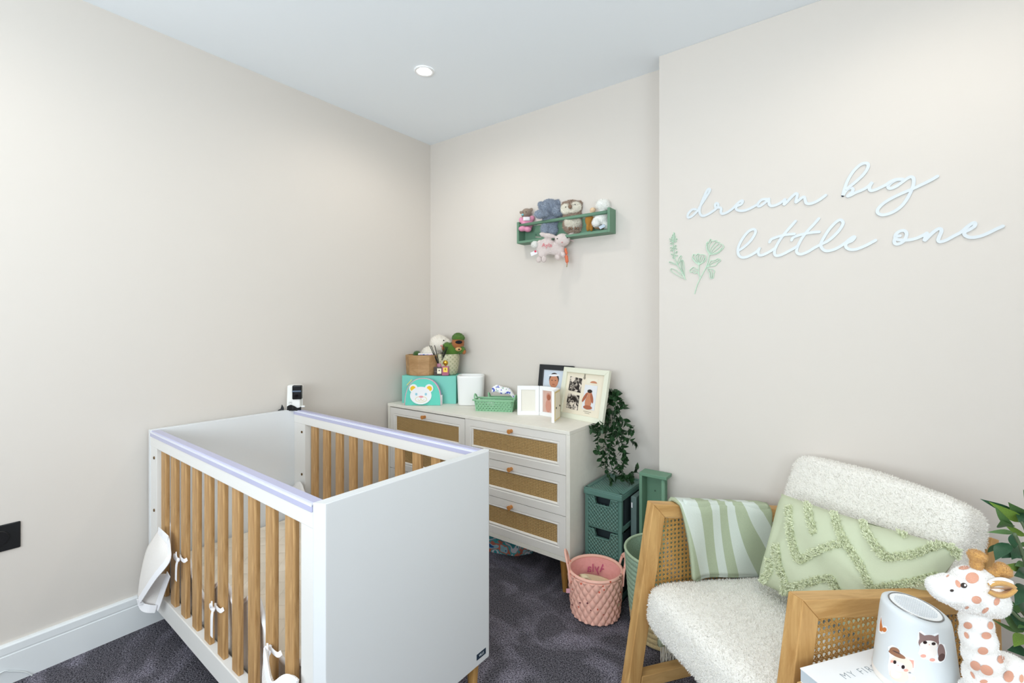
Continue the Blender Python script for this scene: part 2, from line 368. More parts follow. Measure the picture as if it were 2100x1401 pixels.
# ================================================================ script lettering and flowers on the breast wall
to_w = lambda u, v: on_y(u, v, BRY - .0006)
NW = Vector((0, -1, 0))
letter_m = mat('lettering_acrylic', (213, 219, 222), .35)
def lettering(name, label, strokes, org, sc_, w=.0102):
    mb = MB()
    for s in strokes:
        p = crom([Vector((org[0] + x / sc_, org[1] + y / sc_, 0)) for x, y in s], 6)
        ribbon(mb, [(q.x, q.y) for q in p], w, .004, to_w, NW)
    return tag(mb.build(name, letter_m), label, 'wall lettering', 'script wall lettering')
A7 = (1400, 380); B7 = (1690, 320); C7 = (1500, 430); D7 = (1780, 420)
lettering('word_dream', 'pale raised script word dream on the wall', [
    [(190, 348), (140, 352), (88, 405), (75, 450), (97, 466), (150, 435), (215, 368), (262, 292), (335, 180), (388, 90), (392, 62), (366, 62), (322, 140), (272, 260), (246, 350), (252, 412), (290, 443), (360, 422), (440, 373), (492, 330), (475, 318), (470, 280), (488, 262), (510, 272), (512, 305), (503, 322), (545, 325), (557, 348), (551, 388), (575, 413), (640, 392), (720, 338), (795, 262), (848, 226), (866, 236), (842, 275), (785, 302), (768, 325), (785, 357), (832, 370), (900, 364), (985, 330), (1075, 280)],
    [(1210, 203), (1145, 208), (1095, 250), (1080, 290), (1105, 304), (1165, 268), (1225, 214), (1240, 197), (1238, 240), (1252, 287), (1290, 301), (1370, 276), (1440, 232), (1472, 205), (1464, 250), (1456, 280), (1500, 242), (1570, 168), (1620, 126), (1645, 132), (1641, 180), (1625, 246), (1660, 226), (1720, 178), (1750, 176), (1760, 215), (1775, 258), (1820, 271), (1900, 247), (1980, 202), (2055, 147)]], A7, 7)
lettering('word_big', 'pale raised script word big, highest on the wall', [
    [(268, 572), (300, 455), (345, 345), (420, 225), (520, 130), (600, 107), (633, 130), (620, 190), (555, 280), (440, 385), (325, 476)],
    [(270, 570), (322, 495), (382, 463), (413, 478), (406, 515), (370, 550), (335, 582), (385, 566), (450, 530), (540, 495), (628, 446), (690, 382), (660, 430), (652, 475), (672, 502), (730, 491), (810, 456), (890, 417), (950, 375), (1030, 342), (1120, 338)],
    [(1130, 340), (1040, 347), (962, 390), (918, 440), (947, 471), (1030, 440), (1130, 371), (1205, 318), (1252, 305), (1284, 332), (1284, 400), (1258, 485), (1200, 602), (1110, 722), (980, 812), (850, 850), (777, 826), (770, 772), (830, 702), (930, 632), (1080, 556), (1210, 500), (1300, 462), (1420, 406), (1530, 351), (1622, 297)]], B7, 7)
lettering('word_little', 'pale raised script word little with two crossed letters', [
    [(100, 592), (172, 546), (272, 456), (340, 352), (346, 300), (310, 285), (240, 322), (160, 422), (106, 530), (96, 610), (117, 666), (170, 690), (250, 671), (340, 622), (392, 578), (412, 545), (392, 588), (390, 632), (412, 659), (470, 646), (560, 601), (640, 548)],
    [(922, 168), (860, 237), (760, 352), (682, 462), (628, 570), (622, 636), (652, 665), (720, 651), (810, 606), (910, 551), (960, 515)],
    [(1255, 132), (1180, 217), (1082, 322), (1002, 432), (952, 532), (937, 602), (962, 636), (1010, 641), (1100, 606), (1200, 546), (1290, 500), (1400, 441), (1520, 332), (1592, 232), (1602, 182), (1562, 150), (1490, 192), (1400, 292), (1322, 412), (1286, 490), (1292, 542), (1330, 585), (1382, 595), (1470, 576), (1560, 531), (1640, 476), (1702, 424), (1755, 392), (1768, 406), (1730, 450), (1662, 480), (1640, 512), (1655, 552), (1712, 577), (1790, 572), (1900, 531), (2000, 481), (2068, 443)],
    [(550, 470), (572, 430), (640, 401), (720, 377), (800, 361), (905, 352)], [(865, 440), (886, 405), (950, 376), (1040, 352), (1150, 332), (1262, 322)]], C7, 7)
lettering('word_one', 'pale raised script word one, lowest and furthest right on the wall', [
    [(458, 448), (428, 452), (405, 440)],
    [(392, 478), (376, 530), (396, 565), (442, 564), (510, 524), (550, 452), (550, 402), (510, 372), (450, 386), (402, 425), (390, 472), (422, 500), (500, 510), (600, 506), (700, 481), (792, 440), (850, 408), (832, 440), (810, 514), (850, 481), (920, 411), (1000, 352), (1044, 352), (1050, 392), (1020, 461), (1006, 510), (1036, 535), (1120, 511), (1220, 456), (1330, 397), (1420, 322), (1500, 267), (1534, 272), (1520, 317), (1450, 361), (1388, 392), (1384, 432), (1432, 465), (1510, 472), (1620, 451), (1730, 406), (1830, 356), (1928, 312)]], D7, 7)
flower_m = mat('flower_decal_green', (192, 218, 194), .4)
def flower(name, label, strokes, w):
    mb = MB()
    for s, ww in strokes:
        p = crom([Vector((1360 + x / 10, 470 + y / 10, 0)) for x, y in s], 4)
        ribbon(mb, [(q.x, q.y) for q in p], ww * w, .004, to_w, NW)
    return tag(mb.build(name, flower_m), label, 'wall flower', 'raised wall flowers')
def loop_at(x, y, a, r=26, q=.5):
    c, s = math.cos(a), math.sin(a)
    return [(x + r * (math.cos(t) * c - q * math.sin(t) * s), y + r * (math.cos(t) * s + q * math.sin(t) * c)) for t in [k * math.pi / 4 for k in range(9)]]
buds = [(158, 212, .6), (268, 212, -.6), (252, 258, -.4), (168, 252, .5), (170, 303, -.3), (255, 352, -.9), (172, 388, 0), (258, 402, .2), (178, 438, -.4), (275, 478, -1), (188, 522, .5), (272, 545, -.1), (215, 582, -1.2), (227, 95, 1.5), (208, 132, -1.2), (240, 148, 1.3), (192, 170, -1), (246, 192, 1.2), (215, 205, -1.4), (205, 245, 1.5)]
flower('lavender_sprig', 'slim pale green lavender sprig decoration left of the taller flower', [
    ([(465, 1035), (380, 880), (290, 720), (240, 590), (220, 450), (210, 280), (225, 85)], 1.25),
    ([(460, 1030), (300, 950), (180, 870), (155, 830), (190, 808), (280, 850), (385, 950)], 1),
    ([(445, 1005), (436, 800), (416, 665), (392, 630), (366, 680), (372, 800), (405, 900)], 1), ([(430, 980), (400, 800), (392, 650)], .9),
    ([(290, 720), (318, 610), (362, 545), (377, 570), (350, 650), (305, 725)], 1), ([(290, 742), (200, 712), (132, 690), (140, 668), (200, 685), (282, 740)], 1),
    ([(430, 990), (370, 860), (300, 745)], 1.2)] + [(loop_at(*q), .85) for q in buds], .0019)
flower('chrysanthemum_sprig', 'pale green two-headed flower decoration below the script lettering', [
    ([(648, 1325), (700, 1150), (770, 1000), (880, 790), (915, 690), (955, 530)], 1.4), ([(765, 1000), (735, 930), (740, 740)], 1.2),
    ([(955, 522), (905, 435), (890, 335), (905, 262), (928, 292), (965, 212), (985, 212), (1015, 250), (1088, 232), (1105, 270), (1150, 268), (1165, 305), (1207, 308), (1245, 365), (1190, 440), (1100, 505), (955, 525)], 1.2),
    ([(950, 512), (932, 420), (955, 320), (1000, 245)], 1), ([(960, 510), (980, 400), (1085, 262)], 1), ([(970, 505), (1030, 410), (1130, 310)], 1), ([(980, 510), (1100, 420), (1185, 345)], 1), ([(1000, 515), (1130, 470), (1205, 392)], 1), ([(945, 505), (905, 400), (915, 290)], .9),
    ([(740, 732), (660, 682), (604, 590), (625, 518), (655, 525), (670, 545), (720, 503), (760, 525), (800, 523), (850, 530), (876, 570), (855, 660), (740, 732)], 1.3),
    ([(735, 720), (690, 640), (665, 550)], 1), ([(738, 720), (715, 620), (728, 535)], 1), ([(742, 720), (750, 630), (775, 555)], 1), ([(745, 720), (790, 640), (815, 565)], 1), ([(750, 722), (825, 660), (850, 590)], 1), ([(728, 722), (650, 650), (625, 590)], 1),
    ([(905, 775), (960, 692), (985, 650), (1060, 640), (1120, 608), (1165, 620), (1172, 655), (1120, 690), (1080, 745), (990, 760), (905, 775)], 1.2), ([(920, 765), (1020, 690), (1145, 640)], 1),
    ([(885, 800), (930, 808), (923, 860), (960, 900), (965, 990), (1000, 1015), (1035, 990), (1040, 920), (1056, 870), (1030, 830), (980, 820), (930, 810)], 1.2), ([(970, 848), (1000, 900), (1003, 1000)], 1),
    ([(740, 940), (700, 890), (650, 910), (610, 870), (570, 890), (550, 850), (590, 800), (630, 780), (670, 810), (722, 832)], 1.2), ([(725, 905), (660, 850), (600, 832)], 1)], .0021)
# ================================================================ the cot
white_m = mat('white_lacquer', (222, 224, 225), .4)
inner_w = mat('white_lacquer_warm', (228, 226, 222), .45)
oak_z = wood('oak_slat', (198, 158, 108), (160, 120, 74), 'z', 16)
lav_m = mat('lavender_teething_strip', (184, 184, 212), .25, spec=.6)
bronze = mat('bronze_bolt', (120, 92, 58), .35, metal=1)
crib = thing('cot', 'white cot with oak slats standing end-on to the left wall', 'cot', (.03, -1.578, 0), math.radians(-1.2))
CM = Matrix.LocRotScale(Vector((.03, -1.578, 0)), Euler((0, 0, math.radians(-1.2))), None); CI = CM.inverted()
CL, CW, CZ0, CZ1 = 1.30, .62, .11, .803
MB().box(0, .026, 0, CW, CZ0, CZ1).build('headboard', white_m, crib, bevel=.002)
fp = [(1.268, .001), (1.272, 0), (1.301, .015), (1.301, .606), (1.290, .62), (1.268, .62)]
fb = MB().prism(fp, lambda a, c: Vector((a, c, CZ0)), lambda a, c: Vector((a, c, CZ1))).build('footboard', white_m, crib, bevel=.0015)
MB().box(1.301, 1.3016, .545, .590, .13, .149).build('maker_badge', mat('badge_navy', (38, 54, 70), .4), fb)
text_mesh('VILLS', .0105, (1.3018, .5675, .1395), ((0, 1, 0), (0, 0, 1), (1, 0, 0)), mat('badge_print', (225, 230, 235), .5), 'badge_lettering', fb, extrude=.0003)
for side, y0, xs in (('near', 0, [.150 + .1099 * i for i in range(10)]), ('far', CW - .032, [.196 + .1066 * i for i in range(10)])):
    y1 = y0 + .032; yc = (y0 + y1) / 2
    tr = MB().box(.026, 1.268, y0, y1, .740, .780).build('top_rail', inner_w, crib, bevel=.002)
    MB().prism([(y0 - .002, .779), (y1 + .002, .779), (y1 + .002, .795), (y1 - .004, .8015), (y0 + .004, .8015), (y0 - .002, .795)], lambda a, c: Vector((.027, a, c)), lambda a, c: Vector((1.267, a, c))).build('teething_strip', lav_m, tr, bevel=.001)
    MB().box(.027, 1.267, y0 - .0025, y0 + .002, .793, .7985).build('strip_ridge', mat('strip_ridge_white', (226, 228, 240), .2), tr)
    MB().box(.026, 1.268, y0, y1, .107, .180).build('bottom_rail', inner_w, crib, bevel=.003)
    w0 = .10 if side == 'near' else .13
    for a, c in ((.026, w0), (1.212 if side == 'near' else 1.2, 1.268)):
        st = MB().box(a, c, y0 + .001, y1 - .001, .18, .74).build('stile', inner_w, crib, bevel=.0015)
        sy, dr = (y0, -1) if side == 'near' else (y0, -1)
        if a < .1:
            for z in (.70, .492):
                MB().lathe([(.006, 0), (.006, .003), (.003, .0035), (.003, .001)], 12).build('bolt', bronze, st, inv=Matrix.Translation((c - .028, y0 + .001, z)) @ Matrix.Rotation(math.pi / 2, 4, 'X'))
    proto = None
    for x in xs:
        if proto is None:
            proto = MB().box(-.0245, .0245, -.008, .008, .178, .742).build('slat', oak_z, crib, bevel=.004, seg=2); proto.location = (x, yc, 0)
        else: linked(proto, crib, location=(x, yc, 0))
oakleg = wood('oak_leg', (205, 160, 98), (172, 125, 66), 'z', 12)
for x in (.06, 1.24):
    for y in ((.05, .57) if x > 1 else (.26, .50)):
        sx = .02 if x > 1 else 0
        MB().tube([(x + sx, y, 0), (x + sx, y, .113)], [.014, .022], 16).build('leg', oakleg, crib, smooth=False)
MB().box(.03, 1.262, .036, .584, .135, .155).build('bed_base', mat('base_board_grey', (150, 142, 136), .8), crib)
# mattress with quilted cream sheet
m, nt, b, tc = base_mat('quilted_cream', .9, .1)
sp = nt.nodes.new('ShaderNodeSeparateXYZ'); nt.links.new(tc.outputs['Object'], sp.inputs[0])
k = 2 * math.pi / .11
dq = math_n(nt, 'MULTIPLY', math_n(nt, 'ABSOLUTE', math_n(nt, 'SINE', math_n(nt, 'MULTIPLY', math_n(nt, 'ADD', sp.outputs[0], sp.outputs[1]), k / 2))), math_n(nt, 'ABSOLUTE', math_n(nt, 'SINE', math_n(nt, 'MULTIPLY', math_n(nt, 'SUBTRACT', sp.outputs[0], sp.outputs[1]), k / 2))))
nt.links.new(mix_col(nt, noise_n(nt, tc, 12), (240, 229, 212), (232, 219, 200)), b.inputs['Base Color']); add_bump(nt, b, math_n(nt, 'POWER', dq, .4), .6, .008)
mt = MB().box(.03, 1.262, .056, .583, .156, .272).build('mattress', m, None, bevel=.02, seg=4, inv=None); mt.matrix_world = CM
tag(mt, 'cream quilted mattress lying low inside the white cot', 'mattress')
# white mesh cot bumper: liner, escaped end, wrap over the last slats, ties
m, nt, b, tc = base_mat('spacer_mesh', .9, .1)
sp = nt.nodes.new('ShaderNodeSeparateXYZ'); nt.links.new(tc.outputs['Object'], sp.inputs[0]); kk = 2 * math.pi / .0045
hol = math_n(nt, 'MULTIPLY', math_n(nt, 'SINE', math_n(nt, 'MULTIPLY', math_n(nt, 'ADD', sp.outputs[0], math_n(nt, 'MULTIPLY', sp.outputs[1], .7)), kk)), math_n(nt, 'SINE', math_n(nt, 'MULTIPLY', sp.outputs[2], kk)))
fc = math_n(nt, 'GREATER_THAN', hol, .45)
nt.links.new(mix_col(nt, fc, (244, 240, 236), (206, 198, 190)), b.inputs['Base Color']); add_bump(nt, b, hol, .3, .001)
mesh_m = m; hem_m = mat('white_cotton_hem', (246, 245, 247), .85, bump=(120, .2, .002))
bump_t = thing('cot_bumper', 'white mesh cot bumper tied to the slats, one end hanging outside', 'cot bumper', (.03, -1.578, 0), math.radians(-1.2))
def top_z(x): return .345 + .05 * math.sin(x * 9 + .6) * (1 if x < 1 else .6) + .035 * math.sin(x * 23)
MB().grid(lambda u, v: Vector((.03 + 1.23 * u, .042 + .005 * math.sin(u * 40) + .003 * math.sin(v * 5), .15 + (top_z(.03 + 1.23 * u) - .15) * v)), 80, 8).build('liner', mesh_m, bump_t, smooth=True, solid=.006)
MB().tube([(.03 + 1.23 * i / 79, .042 + .005 * math.sin(i / 79 * 40) + .003 * math.sin(5), top_z(.03 + 1.23 * i / 79)) for i in range(80)], .0075, 8).build('liner_hem', hem_m, bump_t, smooth=True)
# back liner
MB().grid(lambda u, v: Vector((.03 + 1.23 * u, .565 + .006 * math.sin(u * 33), .15 + (.20 + .05 * math.sin(u * 7 + 1.5) + (.07 if u < .16 else 0) * math.sin(min(1, u / .16) * math.pi)) * v)), 60, 6).build('far_liner', mesh_m, bump_t, smooth=True, solid=.005)
# escaped end: a folded flap hanging outside the near slats, left end
def loc_pt(u, v, yl):
    r = ray(u, v); o = CM.translation; ey = CM.to_3x3() @ Vector((0, 1, 0))
    t = ((o - CAM).dot(ey) + yl) / r.dot(ey); return CI @ (CAM + r * t)
def flap(name, rows, mt_):
    """soft cloth sheet through rows of pixel points (u, v, offset from the slats), smoothed both ways"""
    R_ = [crom([loc_pt(*q) for q in row], 6) for row in rows]; m_ = min(len(r) for r in R_)
    cols = [crom([R_[j][i] for j in range(len(R_))], 5) for i in range(m_)]; n_ = len(cols[0])
    return MB().add([cols[i][j] for j in range(n_) for i in range(m_)], [(j * m_ + i, j * m_ + i + 1, (j + 1) * m_ + i + 1, (j + 1) * m_ + i) for j in range(n_ - 1) for i in range(m_ - 1)]).build(name, mt_, bump_t, smooth=True, solid=.003)
up_l = [(325, 1088, -.010), (312, 1108, -.022), (299, 1132, -.034), (288, 1180, -.052), (283, 1222, -.066)]
up_m = [(333, 1097, -.016), (326, 1118, -.034), (316, 1142, -.048), (300, 1182, -.062), (284, 1228, -.070)]
up_r = [(343, 1106, -.012), (346, 1126, -.022), (343, 1150, -.034), (315, 1186, -.056), (285, 1232, -.070)]
flap('hanging_end', [up_l, up_m, up_r], mesh_m)
lo_l = [(315, 1185, -.050), (300, 1205, -.054), (287, 1226, -.064)]
lo_m = [(332, 1178, -.030), (316, 1212, -.034), (300, 1240, -.050)]
lo_r = [(345, 1178, -.014), (333, 1212, -.016), (320, 1250, -.026)]
flap('hanging_fold', [lo_l, lo_m, lo_r], mesh_m)
def hem(pix, w, tap=None):
    pts = crom([loc_pt(u, v, y - .004) for u, v, y in pix], 6); mb = MB(); band(mb, pts, w, (.25, -.95, .1), .003); return mb.build('hem', hem_m, bump_t, smooth=False, bevel=.001)
hem(up_r, .022); hem([(324, 1088, -.012), (333, 1097, -.018), (343, 1107, -.016)], .026)
hem([(284, 1230, -.070), (290, 1244, -.062), (303, 1249, -.050), (319, 1250, -.030)], .030); hem(lo_r, .026)
# wrap over the last two slats at the foot end
MB().grid(lambda u, v: Vector((1.055 + .17 * u, -.012 - .016 * math.sin(u * math.pi) - .008 * math.sin(v * 4), (.350 + .022 * math.cos(u * 7)) - .2 * v)), 24, 12).build('outer_wrap', mesh_m, bump_t, smooth=True, solid=.005)
mb = MB(); band(mb, [(1.055 + .17 * i / 24, -.019 - .016 * math.sin(i / 24 * math.pi), .342 + .022 * math.cos(i / 24 * 7)) for i in range(25)], .026, (0, -1, 0), .003); mb.build('hem', hem_m, bump_t, bevel=.001)
def tie(x, z, s=1, long=.07):
    """flat fabric ribbon knotted round a slat with a loop, an ear and a tail"""
    t = MB(); y = -.006; N = (0, -1, 0)
    band(t, crom([(x - .027, .004, z + .004), (x - .024, y + .006, z + .003), (x, y + .006, z), (x + .022, y + .006, z + .003), (x + .028, .006, z + .008)], 5), .013, N)
    t.ell((x - .010, y - .002, z), (.0075, .005, .0075), seg=10, rings=6)
    band(t, crom([(x - .010, y - .003, z), (x - .028 * s, y - .008, z + .013), (x - .046 * s, y - .006, z + .004), (x - .048 * s, y - .004, z - .002), (x - .030 * s, y - .002, z - .008), (x - .010, y - .003, z - .002)], 5), .011, N, taper=[.5] + [1] * 24 + [.5])
    band(t, crom([(x - .010, y - .004, z), (x - .013 * s, y - .008, z - .022), (x - .020 * s, y - .007, z - long)], 6), .016, N, taper=[.5 + .5 * min(1, i / 5) for i in range(13)])
    band(t, crom([(x - .010, y - .004, z), (x - .016 * s, y - .007, z + .014), (x - .022 * s, y - .006, z + .026)], 4), .009, N)
    t.build('ribbon_tie', hem_m, bump_t, bevel=.0008)
tie(.374 + .010, .392, 1, .075); tie(.700, .335, .6, .085); tie(1.072, .360, .5, .085)
# baby monitor clipped on the far corner of the headboard
mon_p = CM @ Vector((.013, .60, .803)); k = 2.42 / FPX
mon = thing('baby_monitor', 'white baby monitor camera with black lens block taped to the cot corner', 'baby monitor', mon_p, YAW + .15)
mw = mat('monitor_white', (240, 240, 236), .35)
MB().prism([(-.034, .002), (.030, .002), (.034, .115), (.022, .122), (-.030, .122)], lambda a, c: Vector((a, -.028, c)), lambda a, c: Vector((a, .028, c))).build('body', mw, mon, bevel=.006, seg=3)
MB().box(-.004, .040, -.038, -.012, .052, .122).build('lens_block', mat('gloss_black', (12, 14, 18), .15), mon, bevel=.005, seg=3)
MB().box(-.003, .038, -.0388, -.037, .090, .097).build('sensor_strip', mat('sensor_blue', (92, 108, 128), .2), mon)
MB().lathe([(.009, 0), (.009, .0015), (.001, .0015)], 20).build('lens', mat('lens_glass', (5, 5, 8), .05), mon, inv=Matrix.Translation((.017, -.038, .071)) @ Matrix.Rotation(math.pi / 2, 4, 'X'))
text_mesh('(X)', .012, (-.014, -.0288, .036), ((1, 0, 0), (0, 0, 1), (0, -1, 0)), mat('grey_print', (150, 150, 150), .6), 'logo', mon, extrude=.0002)
MB().tube([(.034, 0, .005), (.034, 0, .06)], .0025, 8).build('cable_lead', mw, mon)
MB().tube([(.028, -.01, .012), (.05, -.012, .013)], .0045, 10).build('plug', mw, mon)
tape = mat('black_tape', (14, 15, 17), .5, bump=(90, .5, .004))
MB().grid(lambda a, c: Vector((-.028 + .066 * a, -.034 - .003 * math.sin(a * 20), -.004 + .022 * c * (1 + .35 * math.sin(a * 6)))), 14, 5).build('tape', tape, mon, solid=.002)
MB().prism([(-.075, -.014), (-.058, -.034), (-.042, -.018), (-.044, .012), (-.052, .028), (-.058, .008), (-.070, .002)], lambda a, c: Vector((a, -.036, c)), lambda a, c: Vector((a, -.031, c))).build('tape', tape, mon)
# ================================================================ chest of drawers
cx0, cx1, cyf, cyb, cz0, cz1 = .025, 1.300, -.376, -.022, .152, .748
chest = thing('chest_of_drawers', 'white six-drawer chest with rattan panels on tapered wooden legs', 'chest of drawers', (0, 0, 0))
ch_m = mat('chest_white', (232, 228, 217), .55, bump=(60, .1, .001), var=(30, .02)); dr_m = mat('drawer_white', (231, 227, 220), .5)
MB().box(cx0, cx1, cyf - .003, cyb, cz1 - .017, cz1).build('top', ch_m, chest, bevel=.0015)
bd = MB().box(cx0, cx0 + .02, cyf, cyb, cz0, cz1 - .017).box(cx1 - .02, cx1, cyf, cyb, cz0, cz1 - .017).box(cx0 + .02, cx1 - .02, cyf, cyb, cz0, cz0 + .02).box(cx0 + .02, cx1 - .02, cyb - .006, cyb, cz0 + .02, cz1 - .017)
bd.box((cx0 + cx1) / 2 - .008, (cx0 + cx1) / 2 + .008, cyf + .02, cyb - .006, cz0 + .02, cz1 - .017).build('carcass', ch_m, chest)
# fine rattan weave
m, nt, b, tc = base_mat('rattan_weave', .7, .25)
sp = nt.nodes.new('ShaderNodeSeparateXYZ'); nt.links.new(tc.outputs['Object'], sp.inputs[0])
kx = 2 * math.pi / .0092; kz = 2 * math.pi / .0074
sx = math_n(nt, 'SINE', math_n(nt, 'MULTIPLY', sp.outputs[0], kx)); sz = math_n(nt, 'SINE', math_n(nt, 'MULTIPLY', sp.outputs[2], kz))
hole = math_n(nt, 'GREATER_THAN', math_n(nt, 'ADD', sx, sz), 1.15)
c1 = mix_col(nt, noise_n(nt, tc, 240, 3), (190, 148, 88), (236, 204, 146))
mp = nt.nodes.new('ShaderNodeMapping'); mp.inputs['Scale'].default_value = (30, 30, 420); nt.links.new(tc.outputs['Object'], mp.inputs[0])
nn = nt.nodes.new('ShaderNodeTexNoise'); nn.inputs['Scale'].default_value = 1; nt.links.new(mp.outputs[0], nn.inputs[0])
c2 = mix_col(nt, math_n(nt, 'MULTIPLY', nn.outputs['Fac'], .6), c1, (140, 104, 56))
nt.links.new(mix_col(nt, hole, c2, (52, 36, 20)), b.inputs['Base Color']); add_bump(nt, b, math_n(nt, 'ADD', sx, sz), .8, .001)
rattan_m = m
knob_m = wood('knob_wood', (204, 142, 78), (180, 112, 54), 'y', 20)
def drawer(x0, x1, z0, z1, out=.0, drop=0):
    d = bpy.data.objects.new('drawer', None); COL.objects.link(d); d.parent = chest; d.location = (0, -out, -drop)
    g = .0015; x0 += g; x1 -= g; z0 += g; z1 -= g; y = cyf + .001; w = .034
    fr = MB()
    for a in (((x0, z0), (x1, z0), (x1 - w, z0 + w), (x0 + w, z0 + w)), ((x1, z0), (x1, z1), (x1 - w, z1 - w), (x1 - w, z0 + w)), ((x1, z1), (x0, z1), (x0 + w, z1 - w), (x1 - w, z1 - w)), ((x0, z1), (x0, z0), (x0 + w, z0 + w), (x0 + w, z1 - w))):
        fr.prism(a, lambda p, q: Vector((p, y, q)), lambda p, q: Vector((p, y + .016, q)))
    fr.build('front_frame', dr_m, d)
    md = MB()                                   # stepped moulding round the panel
    for i, (o1, y1, o2, y2) in enumerate(((w, 0, w + .003, .004), (w + .003, .004, w + .011, .001), (w + .011, .001, w + .017, .009))):
        for (ax, az), (bx_, bz) in (((0, 0), (1, 0)), ((1, 0), (1, 1)), ((1, 1), (0, 1)), ((0, 1), (0, 0))):
            def pt(cx_, cz_, o, yy): return Vector(((x1 - o) if cx_ else (x0 + o), y + yy, (z1 - o) if cz_ else (z0 + o)))
            md.add([pt(ax, az, o1, y1), pt(bx_, bz, o1, y1), pt(bx_, bz, o2, y2), pt(ax, az, o2, y2)], [(0, 1, 2, 3)])
    md.build('moulding', dr_m, d, solid=.0006)
    o = w + .0165
    MB().box(x0 + o, x1 - o, y + .009, y + .012, z0 + o, z1 - o).build('rattan_panel', rattan_m, d)
    MB().lathe([(.0085, 0), (.009, .012), (.0115, .024), (.0105, .0255), (.001, .0255)], 20).build('knob', knob_m, d, smooth=False, inv=Matrix.Translation(((x0 + x1) / 2, y, z1 - .024)) @ Matrix.Rotation(math.pi / 2, 4, 'X'))
xm = (cx0 + cx1) / 2; dz = (cz1 - .017 - cz0 - .02) / 3
for r_ in range(3):
    for c_, (a, e) in enumerate(((cx0 + .02, xm), (xm, cx1 - .02))):
        z0 = cz0 + .02 + dz * r_
        drawer(a, e, z0, z0 + dz, drop=.004 if (r_ == 2 and c_ == 0) else 0)
lg = wood('chest_leg', (176, 130, 66), (146, 102, 48), 'z', 12)
for x in (cx0 + .055, cx1 - .055):
    for y in (cyf + .04, cyb - .045):
        MB().tube([(x + (.012 if x > .5 else -.012), y - (.008 if y < -.2 else -.008), 0), (x, y, .153)], [.0115, .0195], 16).build('leg', lg, chest)
# crumpled patterned bag under the chest
m, nt, b, tc = base_mat('patterned_bag', .35, .5)
n_ = noise_n(nt, tc, 16, 2, dist=.6)
nt.links.new(ramp_const(nt, n_, [(0, (60, 150, 160)), (.42, (205, 205, 212)), (.5, (70, 165, 170)), (.56, (196, 112, 92)), (.62, (150, 190, 200)), (.7, (40, 90, 150))]), b.inputs['Base Color'])
add_bump(nt, b, noise_n(nt, tc, 45, 3), .8, .01)
bag_p = on_z(1030, 1142, 0)
def bag_fn(u, v):
    a = 2 * math.pi * u; r = math.sin(v * math.pi / 2) ** .6; z = .085 * (1 - v ** 3) * (1 + .25 * math.sin(3 * a + 1))
    return Vector((bag_p.x - .10 + r * .20 * math.cos(a) * (1 + .08 * math.sin(5 * a)), bag_p.y + .105 + r * .10 * math.sin(a) * (1 + .1 * math.sin(4 * a + 2)), max(.002, z)))
tag(MB().grid(bag_fn, 40, 12, True).build('crumpled_bag', m, smooth=True), 'crumpled colourful bag on the carpet under the chest', 'bag')
# ================================================================ things on the chest of drawers
TZ = .748
def facing(name, label, cat, loc, rz=YAW, group=None): return thing(name, label, cat, loc, rz, group)
# turquoise storage box, turned towards the room
BL = Vector((.091, -.322, TZ)); BA = math.atan2(.173, .290); bw, bdp, bh = .338, .165, .168
tq = mat('turquoise_card', (126, 203, 187), .6, spec=.2)
t = thing('storage_box', 'plain turquoise storage box at the corner end of the chest', 'box', BL, BA)
MB().box(0, bw, 0, bdp, 0, bh).build('carton', tq, t, bevel=.0015)
BM = Matrix.LocRotScale(BL, Euler((0, 0, BA)), None)
def on_box(a, d, z=0): return BM @ Vector((a, d, bh + .0008 + z))
# faceted wooden pot
t = thing('wooden_pot', 'faceted pale wooden pot on the turquoise box', 'pot', on_box(.108, .086), BA)
pw = wood('mango_wood', (188, 150, 106), (160, 122, 80), 'x', 10, stretch=7)
oct_ = [(math.cos(2 * math.pi * (i + .5) / 10), math.sin(2 * math.pi * (i + .5) / 10)) for i in range(10)]
def ring(r, z): return [(r * x, r * y, z) for x, y in oct_]
vs = ring(.101, 0) + ring(.104, .012) + ring(.109, .124) + ring(.100, .124) + ring(.094, .03)
fs = [tuple(range(10))[::-1]] + [(j * 10 + i, j * 10 + (i + 1) % 10, (j + 1) * 10 + (i + 1) % 10, (j + 1) * 10 + i) for j in range(4) for i in range(10)] + [tuple(range(40, 50))]
MB().add(vs, fs).build('pot_body', pw, t, bevel=.002)
pot_top = bh + .124
# contents: green velvet leaf toy, card, plush rabbit
gp = on_box(.075, .075, .035)
t = facing('green_plush_leaf', 'dark green plush mound in the wooden pot', 'plush', gp)
gm = mat('dark_green_plush', (58, 92, 32), .95, bump=(180, .6, .003), sheen=.3)
o = plush('mound', [((0, 0, .045), (.028, .03, .062)), ((.03, .0, .08), (.03, .016, .012)), ((-.004, 0, .09), (.024, .024, .022))], gm, t, .004)
fur(o, 2500, .005, gm)
p = on_box(.135, .052, .1255)
t = facing('greeting_card', 'small multicoloured card lying across the wooden pot rim', 'card', p, YAW + .1)
m, nt, b, tc = base_mat('card_print', .4)
nt.links.new(ramp_const(nt, noise_n(nt, tc, 60, 1), [(0, (90, 120, 190)), (.42, (236, 226, 232)), (.5, (226, 150, 190)), (.57, (240, 236, 226)), (.66, (120, 190, 200))]), b.inputs['Base Color'])
MB().box(-.045, .045, -.03, .03, 0, .004).build('cover', m, t); MB().box(-.044, .044, -.029, .029, .0042, .009).build('inner_page', mat('page_white', (240, 238, 236), .6), t)
cream_plush = mat('cream_plush', (238, 231, 219), .95, bump=(160, .5, .004), sheen=.4)
rp = on_box(.19, .125, .002)
t = facing('plush_rabbit', 'cream lop-eared plush rabbit slumped behind the wooden pot', 'plush', rp); kk = 2.98 / FPX
def rx(u, v, d=0): return Vector(((u - 898) * kk, d, (770 - v) * kk - .01))
